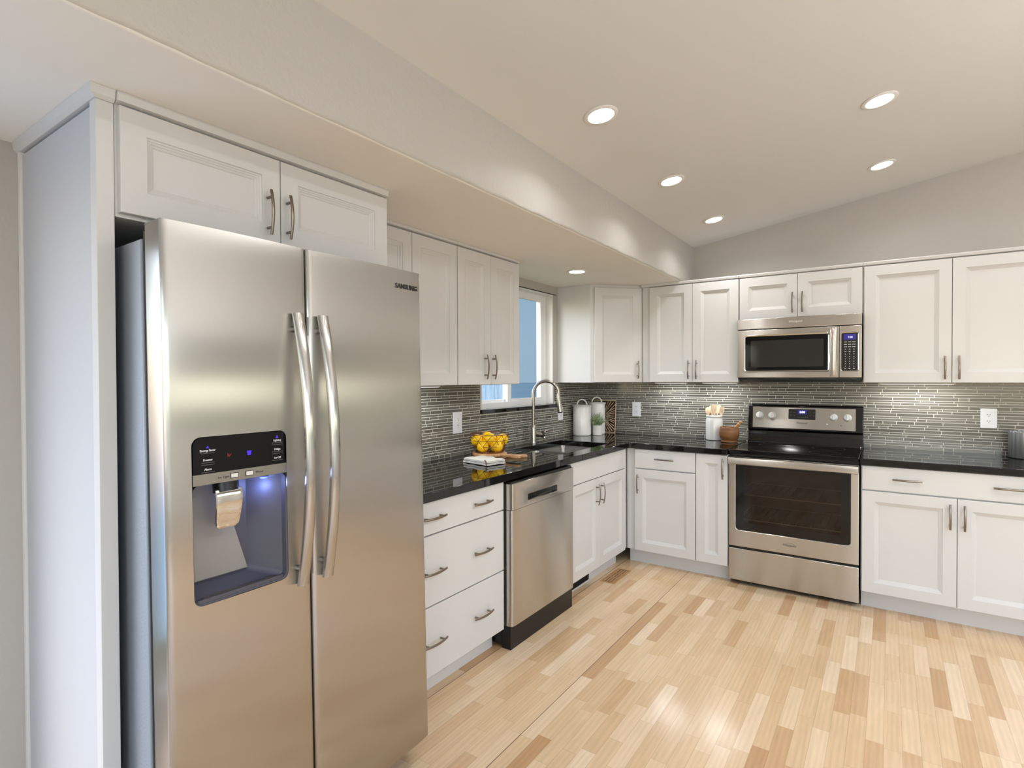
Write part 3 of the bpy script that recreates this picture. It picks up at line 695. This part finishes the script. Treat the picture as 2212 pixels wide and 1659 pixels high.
hd = MB().prism([(-.640, .842), (-.640, .822), (-.676, .818), (-.688, .824), (-.690, .852), (-.684, .866), (-.668, .868), (-.655, .862), (-.652, .842)], 'x', .004, .753).build('handle', 'steel', dr, 30)
bevel(hd, .003, 2, 60)
text('Whirlpool', 'lettering', .019, 'ink_grey', dr, (.374, -.6408, .318), shear=.25, bold=.0003)
mb = MB(); mb.tube([(.374 + .03 * math.cos(a) , -.6407, .322 + .011 * math.sin(a)) for a in [R(150 - 17 * k) for k in range(19)]], [.0004 + .0009 * math.sin(math.pi * k / 18) for k in range(19)], 6)
mb.build('emblem', 'ink_grey', dr)
bevel(MB().box(.0015, .7555, -.600, -.640, .030, .246).build('drawer', 'steel', RG), .004, 3)
MB().box(.012, .745, -.58, -.628, .022, .262).build('kick_panel', 'blackgloss', RG, 0)
bg = MB().prism([(-.009, .893), (-.085, .893), (-.085, .93), (-.072, .955), (-.072, 1.006), (-.086, 1.012), (-.062, 1.192), (-.05, 1.200), (-.009, 1.200)], 'x', .013, .757).build('backguard', 'blackgloss', RG, 30)
bevel(bg, .006, 3, 30)
tl = math.atan2(.024, .18)
PC = Vector((.379, -.0745, 1.103))
def onp(u, v, o=0.): return (PC.x + u, PC.y - o * math.cos(tl) + v * math.sin(tl), PC.z + v * math.cos(tl) + o * math.sin(tl) * 0)
pa = MB().box(-.333, .333, -.0035, .002, -.078, .078, .0015, 1).build('control_panel', 'steel', bg, 30, loc=onp(0, 0, 0), rot=(-tl, 0, 0))
# children of the panel live in the panel's own tilted frame
for x in (-.284, -.198, .199, .283):
    k = MB().lathe([(.026, 0), (.026, .006), (.0225, .010), (.0205, .028), (.018, .031), (.001, .0315)], n=28).build('knob', 'knob', pa, loc=(x, -.0035, .014), rot=(R(90), 0, 0))
    MB().box(-.0035, .0035, -.020, .020, .031, .0365, .0015).build('grip', 'knob', k)
    MB().box(x - .0008, x + .0008, -.0036, -.0040, .046, .054).build('knob_mark', 'ink_grey', pa, 0)
ds = MB().prism(rrect(-.088, .087, -.008, .067, .006), 'y', -.0030, -.0050).build('display', 'mwglass', pa, 30)
MB().box(-.028, .032, -.0050, -.0054, .030, .060).build('clock_screen', 'led_blue', ds, 0)
text('2:00', 'lettering', .021, 'led_text', ds, (.002, -.0056, .045), bold=.0008)
mb = MB()
for k in range(6): mb.box(-.03 + k * .012, -.022 + k * .012, -.0050, -.0053, .006, .009)
for sx in (-.078, -.055, .048, .07):
    for zz in (.02, .042): mb.box(sx, sx + .012, -.0050, -.0053, zz, zz + .002)
mb.build('key_markings', 'ink_grey', ds, 0)
text('Whirlpool', 'lettering', .017, 'ink_grey', pa, (0, -.0040, -.035), bold=.0003)
MB().ball((.16, -.0036, -.036), .006, .0006, .006).build('indicator', 'knob', pa); MB().ball((.245, -.0036, -.042), .003, .0008, .003).build('indicator', 'ink_dark', pa)

# ------------------------------------------------------------------ microwave
MW = thing('microwave', 'stainless over-the-range microwave with black window and keypad', 'microwave', (1.3555, 0, 1.370), 0)
MB().box(.002, .7555, -.002, -.365, .018, .445).build('body', 'black', MW, 0)
MB().box(.012, .7455, -.01, -.350, .0, .018).build('underside_grille', 'blackgloss', MW, 0)
bevel(MB().box(.0, .757, -.30, -.392, .372, .4455).build('vent_panel', 'steel', MW), .004, 3)
dr = MB().box(.0, .630, -.366, -.394, .030, .3665).build('door', 'steel', MW)
cut(dr, MB().prism(rrect(.055, .570, .078, .322, .014, 6), 'y', -.42, -.375)); bevel(dr, .004, 3)
rg = [[(p[0], -.3945, p[1]) for p in rrect(.046, .579, .069, .331, .02, 6)], [(p[0], -.397, p[1]) for p in rrect(.049, .576, .072, .328, .018, 6)], [(p[0], -.3925, p[1]) for p in rrect(.056, .569, .079, .321, .013, 6)]]
MB().loft(rg, False, False).build('window_rim', 'chrome', dr, 40)
MB().prism(rrect(.054, .571, .077, .323, .014, 6), 'y', -.384, -.391).build('window', 'blackglass', dr, 30)
MB().prism(rrect(.092, .542, .105, .290, .006, 4), 'y', -.3905, -.3915).build('window_screen', 'mwglass', dr, 30)
rings = []
for i in range(13):
    t_ = -1 + 2 * i / 12; y = -.394 - .022 * (1 - t_ * t_) ** .6
    rings.append([(.581, y + .006, .198 + t_ * .162), (.581, y - .003, .198 + t_ * .162), (.588, y - .008, .198 + t_ * .162), (.609, y - .008, .198 + t_ * .162), (.616, y - .003, .198 + t_ * .162), (.616, y + .006, .198 + t_ * .162)])
MB().loft(rings).build('handle', 'steel', dr, 40)
cpn = MB().box(.633, .757, -.366, -.394, .030, .3665).build('control_column', 'steel', MW); bevel(cpn, .004, 3)
rg = [[(p[0], -.3945, p[1]) for p in rrect(.640, .742, .068, .326, .014, 5)], [(p[0], -.397, p[1]) for p in rrect(.642, .740, .070, .324, .012, 5)], [(p[0], -.3945, p[1]) for p in rrect(.646, .736, .075, .319, .008, 5)]]
MB().loft(rg, False, False).build('keypad_rim', 'chrome', cpn, 40)
kp = MB().prism(rrect(.646, .736, .075, .319, .006, 4), 'y', -.390, -.3952).build('keypad', 'mwglass', cpn, 30)
MB().box(.657, .724, -.3950, -.3957, .276, .312).build('clock_screen', 'led_blue', kp, 0)
text('2:00', 'lettering', .015, 'led_text', kp, (.694, -.3958, .291))
mb = MB()
for r_ in range(12):
    for c_ in range(3):
        wd = .0085 if r_ < 3 else (.0045 if r_ in (3, 4, 11) else .0025)
        mb.box(.667 + c_ * .0235 - wd, .667 + c_ * .0235 + wd, -.3950, -.3955, .261 - r_ * .0157 - .0018, .261 - r_ * .0157 + .0018)
mb.build('key_markings', 'ink_white', kp, 0)
text('Whirlpool', 'lettering', .020, 'ink_pale', [o for o in MW.children if o.name.startswith('vent_panel')][0], (.374, -.3925, .413), shear=.2)

# ------------------------------------------------------------------ outlets
def outlet(loc, rz, w, h, label, kind='duplex'):
    t = thing('wall_outlet', label, 'outlet', loc, rz, 'white outlets on the backsplash')
    bevel(MB().box(-w / 2, w / 2, 0, -.007, -h / 2, h / 2).build('cover_plate', 'plate', t), .002)
    for z in (-.02, .02):
        o = MB().prism([(x * .0165, z + y * .0145) for x, y in [(math.cos(a), math.sin(a)) for a in [2 * math.pi * k / 20 for k in range(20)]]], 'y', -.006, -.0085).build('socket', 'plate', t, 30)
        for x, zz in ((-.006, .004), (.006, .004), (0, -.006)):
            MB().box(x - .0015, x + .0015, -.0083, -.0088, z + zz - .003, z + zz + .003).build('slot', 'slot', o, 0)
outlet((.0082, -1.90, 1.124), RZ, .086, .136, 'white duplex outlet above the fruit basket')
outlet((.0082, -.583, 1.108), RZ, .080, .106, 'white outlet by the corner behind the faucet head')
outlet((.445, -.0082, 1.130), 0, .076, .124, 'white outlet above worktop right of the sink corner')
outlet((2.775, -.0082, 1.140), 0, .081, .124, 'white duplex outlet right of the range')

# ------------------------------------------------------------------ things on the worktop
CT = .9152
# paddle boards
def paddle(name, label, c, ang, z, r, hl, th, hw):
    t = thing(name, label, 'cutting board', (c[0], c[1], z), ang, 'wooden paddle boards')
    pts = []
    a0 = math.asin(hw / r)
    for k in range(33):
        a = a0 + (2 * math.pi - 2 * a0) * k / 32; pts.append((r * math.cos(a), r * math.sin(a)))
    e = r + hl
    pts += [(r * .99 + .02, -hw * .82), (e - hw, -hw)] + [(e - hw + hw * math.cos(q), hw * math.sin(q)) for q in [R(-72 + 24 * k) for k in range(7)]] + [(e - hw, hw), (r * .99 + .02, hw * .82)]
    bevel(MB().prism(pts, 'z', 0, th).build('board', 'board', t), .004, 3)
    return t
paddle('cutting_board', 'lower wooden paddle board under the fruit basket', (.225, -1.84), R(31), CT, .105, .125, .017, .019)
paddle('cutting_board', 'upper wooden paddle board with handle nearest the worktop edge', (.235, -1.86), R(-4), CT + .0172, .105, .135, .017, .020)
BZ = CT + .0172 * 2
bc = (.225, -1.85)
# wire basket of lemons
t = thing('wire_basket', 'copper wire basket holding lemons on the paddle boards', 'basket', (bc[0], bc[1], BZ))
def rad(z): return .086 + (.122 - .086) * (z / .112) ** .85
def ringp(z, n=48): return [(rad(z) * math.cos(2 * math.pi * k / n), rad(z) * math.sin(2 * math.pi * k / n), z) for k in range(n)]
MB().tube(ringp(.112), .0026, 8, True).build('rim', 'copper', t)
MB().tube(ringp(.003), .0026, 8, True).build('base_ring', 'copper', t)
mb = MB()
for k in range(4): a = k * math.pi / 4; mb.tube([(.085 * math.cos(a), .085 * math.sin(a), .0025), (-.085 * math.cos(a), -.085 * math.sin(a), .0025)], .0016, 6)
mb.build('base_wires', 'copper', t)
mb = MB(); NB = 12
lv = [.003, .04, .076, .112]
for i in range(3):
    for k in range(NB):
        a = 2 * math.pi * (k + (i % 2) * .5) / NB
        for s_ in (-.5, .5):
            b = a + s_ * 2 * math.pi / NB
            mb.tube([(rad(lv[i]) * math.cos(a), rad(lv[i]) * math.sin(a), lv[i]), (rad(lv[i + 1]) * math.cos(b), rad(lv[i + 1]) * math.sin(b), lv[i + 1])], .0015, 6)
for z in lv[1:3]: mb.tube(ringp(z), .0015, 6, True)
mb.build('side_wires', 'copper', t)
lem = MB()
prof = []
for k in range(17):
    q = -1 + 2 * k / 16; r_ = .0360 * math.sqrt(max(0, 1 - q * q)) ** .9; prof.append((max(r_, .004 * (1 - abs(q)) + .003), q * .0425))
prof[0] = (.001, -.0455); prof[-1] = (.001, .0455)
LEM = lem.lathe(prof, n=20).mesh('lemon', 'lemon', 60)
vx, vy = (CAM - Vector((bc[0], bc[1], 0))).xy.normalized(); rx_, ry_ = -vy, vx   # towards the room, and sideways along the worktop
lemons = [(.052, .040, .036, 84, 20, 'lower left front'), (.050, -.044, .036, 80, 75, 'lower right front'), (-.038, .052, .036, 85, 60, None), (-.045, -.040, .036, 82, 130, None),
          (.026, .076, .070, 60, 50, 'upper left'), (.036, -.002, .077, 76, 100, 'upper middle'), (.020, -.076, .071, 50, 150, 'upper right'), (-.052, .010, .080, 65, 10, 'top back')]
for d_, s_, z_, tl_, az_, wh in lemons:
    o = bpy.data.objects.new('lemon', LEM); COL.objects.link(o)
    o.location = (bc[0] + vx * d_ - rx_ * s_, bc[1] + vy * d_ - ry_ * s_, BZ + .004 + z_); o.rotation_euler = (R(tl_), 0, R(az_))
    tag(o, ('yellow lemon at the %s of the basket pile' % wh) if wh else 'yellow lemon hidden low at the back of the basket', 'lemon', 'lemons in the wire basket')
# folded towel
t = thing('dish_towel', 'folded grey-white linen towel in front of the basket', 'towel', (.335, -2.045, CT), R(-12))
def sheet(w, d, z0, th, seed, wav=.0025):
    rn = random.Random(seed); nx, nyy = 16, 12; mbv = []
    def hz(i, j): return z0 + wav * (math.sin(i * .9 + seed) * math.cos(j * .7 + seed * 2)) + .001 * rn.random()
    m = MB(); topv = [[m.bm.verts.new((-w / 2 + w * i / nx + .003 * math.sin(j * 1.3 + seed), -d / 2 + d * j / nyy + .003 * math.sin(i * 1.1), hz(i, j) + th)) for j in range(nyy + 1)] for i in range(nx + 1)]
    botv = [[m.bm.verts.new((v.co.x, v.co.y, v.co.z - th)) for v in r] for r in topv]
    for i in range(nx):
        for j in range(nyy):
            m._face([topv[i][j], topv[i + 1][j], topv[i + 1][j + 1], topv[i][j + 1]]); m._face([botv[i][j], botv[i][j + 1], botv[i + 1][j + 1], botv[i + 1][j]])
    for i in range(nx):
        m._face([topv[i][0], botv[i][0], botv[i + 1][0], topv[i + 1][0]]); m._face([topv[i][nyy], topv[i + 1][nyy], botv[i + 1][nyy], botv[i][nyy]])
    for j in range(nyy):
        m._face([topv[0][j], topv[0][j + 1], botv[0][j + 1], botv[0][j]]); m._face([topv[nx][j], botv[nx][j], botv[nx][j + 1], topv[nx][j + 1]])
    return m
sheet(.215, .145, .003, .010, 1, .0015).build('lower_fold', 'linen', t, 60)
sheet(.210, .140, .0165, .010, 2, .0018).build('upper_fold', 'linen', t, 60)
hm = MB(); hm.loft([[(.100, -.07, .0285), (.100, .07, .0285)], [(.106, -.07, .0290), (.106, .07, .0290)]], False, False, closed=False)
MB().tube([(.070, -.060, .0285), (.086, -.068, .031), (.100, -.075, .027), (.108, -.080, .012), (.111, -.078, .003)], [.0022, .003, .003, .003, .0022], 8).build('tie_loop', 'linen_hem', t, 60)
hm.bm.free()

def canister(name, label, c, r, h, hh):
    t = thing(name, label, 'canister', (c[0], c[1], CT), R(35), 'white ceramic canisters')
    MB().lathe([(r - .006, 0), (r - .001, .004), (r, .012), (r, h - .004), (r - .002, h)], n=40).build('body', 'ceramic', t)
    l = MB().lathe([(r - .004, h + .0005), (r + .006, h + .001), (r + .008, h + .006), (r + .003, h + .011), (r - .012, h + .016), (.001, h + .018)], n=40).build('lid', 'ceramic', t)
    MB().tube([(.042 * math.cos(a), 0, h + .012 + hh * math.sin(a)) for a in [math.pi * k / 14 for k in range(15)]], [.0055 + .001 * abs(k - 7) / 7 for k in range(15)], 10).build('lid_handle', 'ceramic', l)
canister('canister', 'larger white lidded canister in front at the sink corner', (.098, -.365), .077, .244, .048)
canister('canister', 'white lidded canister standing behind the larger one', (.150, -.185), .072, .262, .045)
# potted plant
t = thing('potted_plant', 'small leafy green plant in a white pot beside the canisters', 'plant', (.205, -.285, CT))
MB().lathe([(.038, 0), (.041, .003), (.043, .085), (.0405, .0855), (.0395, .075), (.001, .074)], n=32).build('pot', 'matteceramic', t)
MB().lathe([(.039, .0745), (.03, .079), (.001, .081)], n=20).build('soil', 'soil', t)
mb = MB(); rn = random.Random(4)
for i in range(120):
    az = rn.uniform(0, 2 * math.pi); el = rn.uniform(.45, 1.5); Ls = rn.uniform(.06, .118)
    d = Vector((math.cos(az) * math.cos(el), math.sin(az) * math.cos(el), math.sin(el))); p0 = Vector((.02 * rn.uniform(-1, 1), .02 * rn.uniform(-1, 1), .078))
    tip = p0 + d * Ls + Vector((0, 0, -.012 * math.cos(el)))
    mb.tube([p0, (p0 + tip) / 2 + Vector((0, 0, .006)), tip], [.0011, .001, .0006], 4)
    for q in range(6):
        f = .35 + .65 * q / 5; b = p0.lerp(tip, f); a2 = rn.uniform(0, 6.28)
        o_ = (d.orthogonal().normalized() * math.cos(a2) + d.cross(d.orthogonal().normalized()) * math.sin(a2)); ld = (d * .7 + o_).normalized(); ls = rn.uniform(.011, .018); wd = d.cross(ld).normalized() * ls * .22
        vs = [mb.bm.verts.new(x) for x in (b, b + ld * ls * .5 + wd, b + ld * ls, b + ld * ls * .5 - wd)]; mb._face(vs)
fo = mb.build('foliage', 'leaf', t, 0)
# woven sunburst panel leaning in the corner
t = thing('twig_wall_panel', 'square brown twig sunburst panel leaning in the corner', 'decorative panel', (.131, -.047, CT), 0, rx=R(-5))
MB().box(-.128, .128, .004, .012, .0, .285).build('backing', 'twig', t, 0)
mb = MB(); mb2 = MB(); rn = random.Random(9)
for k in range(84):
    a = 2 * math.pi * k / 84 + rn.uniform(-.02, .02); r0 = .03 + rn.uniform(0, .015)
    ex = min(.124 / max(abs(math.cos(a)), 1e-3), .138 / max(abs(math.sin(a)), 1e-3)) * rn.uniform(.9, 1.0); bend = rn.uniform(-.05, .05)
    p = [(r0 * math.cos(a), .002, .1425 + r0 * math.sin(a)), ((r0 + ex) / 2 * math.cos(a + bend), -.003, .1425 + (r0 + ex) / 2 * math.sin(a + bend)), (ex * math.cos(a), .002, .1425 + ex * math.sin(a))]
    (mb if k % 2 else mb2).tube(p, [.0022, .0034, .0040], 6)
mb.build('dark_twigs', 'twig', t); mb2.build('pale_twigs', 'twig_pale', t)
mb = MB()
for x in (-.128, .128): mb.tube([(x, 0, 0.004), (x, 0, .285)], .0042, 8)
for z in (.004, .285): mb.tube([(-.128, 0, z), (.128, 0, z)], .0042, 8)
mb.build('edge_rods', 'twig_pale', t)
# utensil crock
cc = (1.128, -.118)
t = thing('utensil_crock', 'white ceramic crock of wooden utensils left of the range', 'crock', (cc[0], cc[1], CT))
MB().lathe([(.058, 0), (.063, .004), (.064, .015), (.064, .150), (.060, .166), (.056, .174), (.060, .180), (.062, .186), (.060, .192), (.055, .192), (.053, .184), (.057, .15), (.057, .02), (.001, .018)], n=40).build('pot', 'ceramic', t)
def utensil(kind, label, dx_, dy_, lx, ly, L):
    t = thing('wooden_' + kind, label, 'utensil', (cc[0] + dx_ * .35, cc[1] + dy_ * .35, CT + .02), 0, 'utensils in the white crock')
    t.rotation_euler = (-ly, lx, R(random.uniform(-25, 25)))
    MB().tube([(0, 0, .004), (0, 0, L * .75)], [.0055, .0048], 8).build('shaft', 'palewood', t)
    rg = []
    if kind == 'spoon': pf = [(0, .006), (.2, .016), (.5, .023), (.8, .019), (1, .006)]
    elif kind == 'fork': pf = [(0, .006), (.3, .018), (.6, .021), (1, .019)]
    else: pf = [(0, .006), (.25, .016), (.7, .022), (1, .024)]
    for q, wd in pf:
        z = L * .74 + L * .28 * q; rg.append([(wd * math.cos(a), .0032 * math.sin(a) - (.003 * math.sin(q * math.pi) if kind == 'spoon' else 0), z) for a in [2 * math.pi * k / 14 for k in range(14)]])
    h = MB().loft(rg).build('head', 'palewood', t, 50)
    if kind in ('fork', 'slotted_turner'):
        for k in (-1, 0, 1) if kind == 'fork' else (-.8, .8): cut(h, MB().box(k * .009 - .0022, k * .009 + .0022, -.02, .02, L * .83, L * (1.05 if kind == 'fork' else .97)))
utensil('spoon', 'pale wooden spoon at the left of the crock', -.09, -.01, -.11, .03, .232)
utensil('spoon', 'pale wooden spoon second from left in the crock', -.04, .05, -.045, .05, .245)
utensil('slotted_turner', 'wooden slotted turner standing middle of the crock', 0, -.04, .01, -.02, .248)
utensil('turner', 'plain wooden turner behind the slotted one in crock', .03, .06, .04, .06, .246)
utensil('fork', 'pale wooden fork at the right of the crock', .09, -.01, .12, .0, .236)
# mortar and pestle
mc = (1.262, -.215)
t = thing('wooden_mortar', 'brown turned wooden mortar beside the range', 'mortar', (mc[0], mc[1], CT))
MB().lathe([(.056, 0), (.059, .004), (.058, .010), (.050, .016), (.062, .026), (.071, .05), (.072, .075), (.066, .112), (.063, .116), (.059, .112), (.062, .075), (.05, .04), (.001, .03)], n=40).build('bowl', 'acacia', t)
pe = thing('wooden_pestle', 'wooden pestle leaning out of the mortar', 'pestle', (mc[0] - .012, mc[1] + .004, CT + .045), 0)
pe.rotation_euler = (R(8), R(42), 0)
MB().lathe([(.001, -.004), (.013, -.002), (.017, .006), (.016, .02), (.010, .05), (.0105, .10), (.0135, .125), (.0125, .133), (.009, .137), (.012, .142), (.0125, .150), (.008, .157), (.001, .158)], n=20).build('stick', 'pestle', pe)
# ribbed grey container at the right edge
t = thing('ribbed_container', 'grey ribbed metal container on the worktop at far right', 'container', (2.955, -.125, CT))
rg = []
for s_, z in ((.93, 0), (1, .006), (1, .155), (.99, .160), (.965, .163), (.94, .158), (.94, .02)):
    rg.append([((.102 * s_ + .0014 * math.cos(24 * a)) * math.cos(a), (.085 * s_ + .0014 * math.cos(24 * a)) * math.sin(a), z) for a in [2 * math.pi * k / 216 for k in range(216)]])
MB().loft(rg).build('body', 'ribbed', t, 60)
# floor register
t = thing('floor_register', 'wooden floor vent in front of the sink cabinet', 'floor vent', (.667, -.95, .0005))
mb = MB(); mb.box(-.052, .052, -.15, -.138, 0, .003); mb.box(-.052, .052, .138, .15, 0, .003); mb.box(-.052, -.040, -.138, .138, 0, .003); mb.box(.040, .052, -.138, .138, 0, .003)
for k in range(1, 3): mb.box(-.04, .04, -.138 + k * .092 - .005, -.138 + k * .092 + .005, 0, .003)
mb.build('frame', 'wood_vent', t, 0)
mb = MB()
for k in range(3):
    for q in range(4): mb.box(-.037 + q * .02, -.023 + q * .02, -.130 + k * .092, -.130 + k * .092 + .078, 0, .0022)
mb.build('slats', 'wood_vent', t, 0)
MB().box(-.04, .04, -.138, .138, 0, .0006).build('opening', 'slot', t, 0)

# ------------------------------------------------------------------ lamps
def downlight(x, y, z, ry, label, watts):
    t = thing('recessed_light', label, 'ceiling light', (x, y, z), 0, 'recessed ceiling lights', ry=ry)
    MB().lathe([(.072, -.0005), (.072, -.003), (.068, -.006), (.056, -.006), (.053, -.003), (.053, -.0005)], n=44).build('trim_ring', 'trimwhite', t, 40)
    MB().lathe([(.0525, -.0008), (.0525, -.0028), (.001, -.0032)], n=40).build('lens', 'lens', t, 40)
    l = bpy.data.lights.new('lamp', 'AREA'); l.shape = 'DISK'; l.size = .098; l.energy = watts; l.spread = R(142); l.color = (1.0, 1.0, 1.0)
    o = bpy.data.objects.new('lamp', l); COL.objects.link(o); o.parent = t; o.location = (0, 0, -.0075)
ry = -math.atan(SL); PW = 3.2
for x, y, lb in ((1.255, -2.432, 'lit recessed ceiling light nearest the fridge end of the soffit'), (1.246, -1.50, 'lit recessed ceiling light halfway along the soffit'), (1.241, -.577, 'lit recessed ceiling light by the corner of soffit and wall'),
                 (2.218, -1.535, 'lit recessed ceiling light upper right, farther from the range wall'), (2.217, -.604, 'lit recessed ceiling light closest to wall above the range')):
    downlight(x, y, zc(x) - .0003, ry, lb, PW if x < 2 else 1.6)
downlight(.462, -1.144, ZS - .0003, 0, 'lit recessed light in the soffit over the sink', 3)
def undercab(x, y, rz, L, label, watts=1.7):
    t = thing('under_cabinet_light', label, 'under-cabinet light', (x, y, 1.3655), rz, 'slim lights under the wall cabinets')
    MB().box(-L / 2, L / 2, -.014, .014, -.010, 0, .002).build('housing', 'trimwhite', t)
    MB().box(-L / 2 + .01, L / 2 - .01, -.010, .010, -.0115, -.0098).build('diffuser', 'ledbar', t, 0)
    l = bpy.data.lights.new('strip', 'AREA'); l.shape = 'RECTANGLE'; l.size = L - .02; l.size_y = .02; l.energy = watts; l.color = (.94, .97, 1.0)
    o = bpy.data.objects.new('strip', l); COL.objects.link(o); o.parent = t; o.location = (0, 0, -.0125)
undercab(.80, -.16, 0, .26, 'slim lit strip under wall cabinet left of microwave, corner end')
undercab(1.18, -.16, 0, .26, 'slim lit strip under wall cabinet left of microwave, microwave end')
undercab(2.40, -.16, 0, .40, 'slim lit strip under the large right wall cabinet', 2.3)
undercab(.17, -2.45, RZ, .40, 'slim lit strip under wall cabinet next to the fridge', 3.0)
bpy.context.view_layer.update()
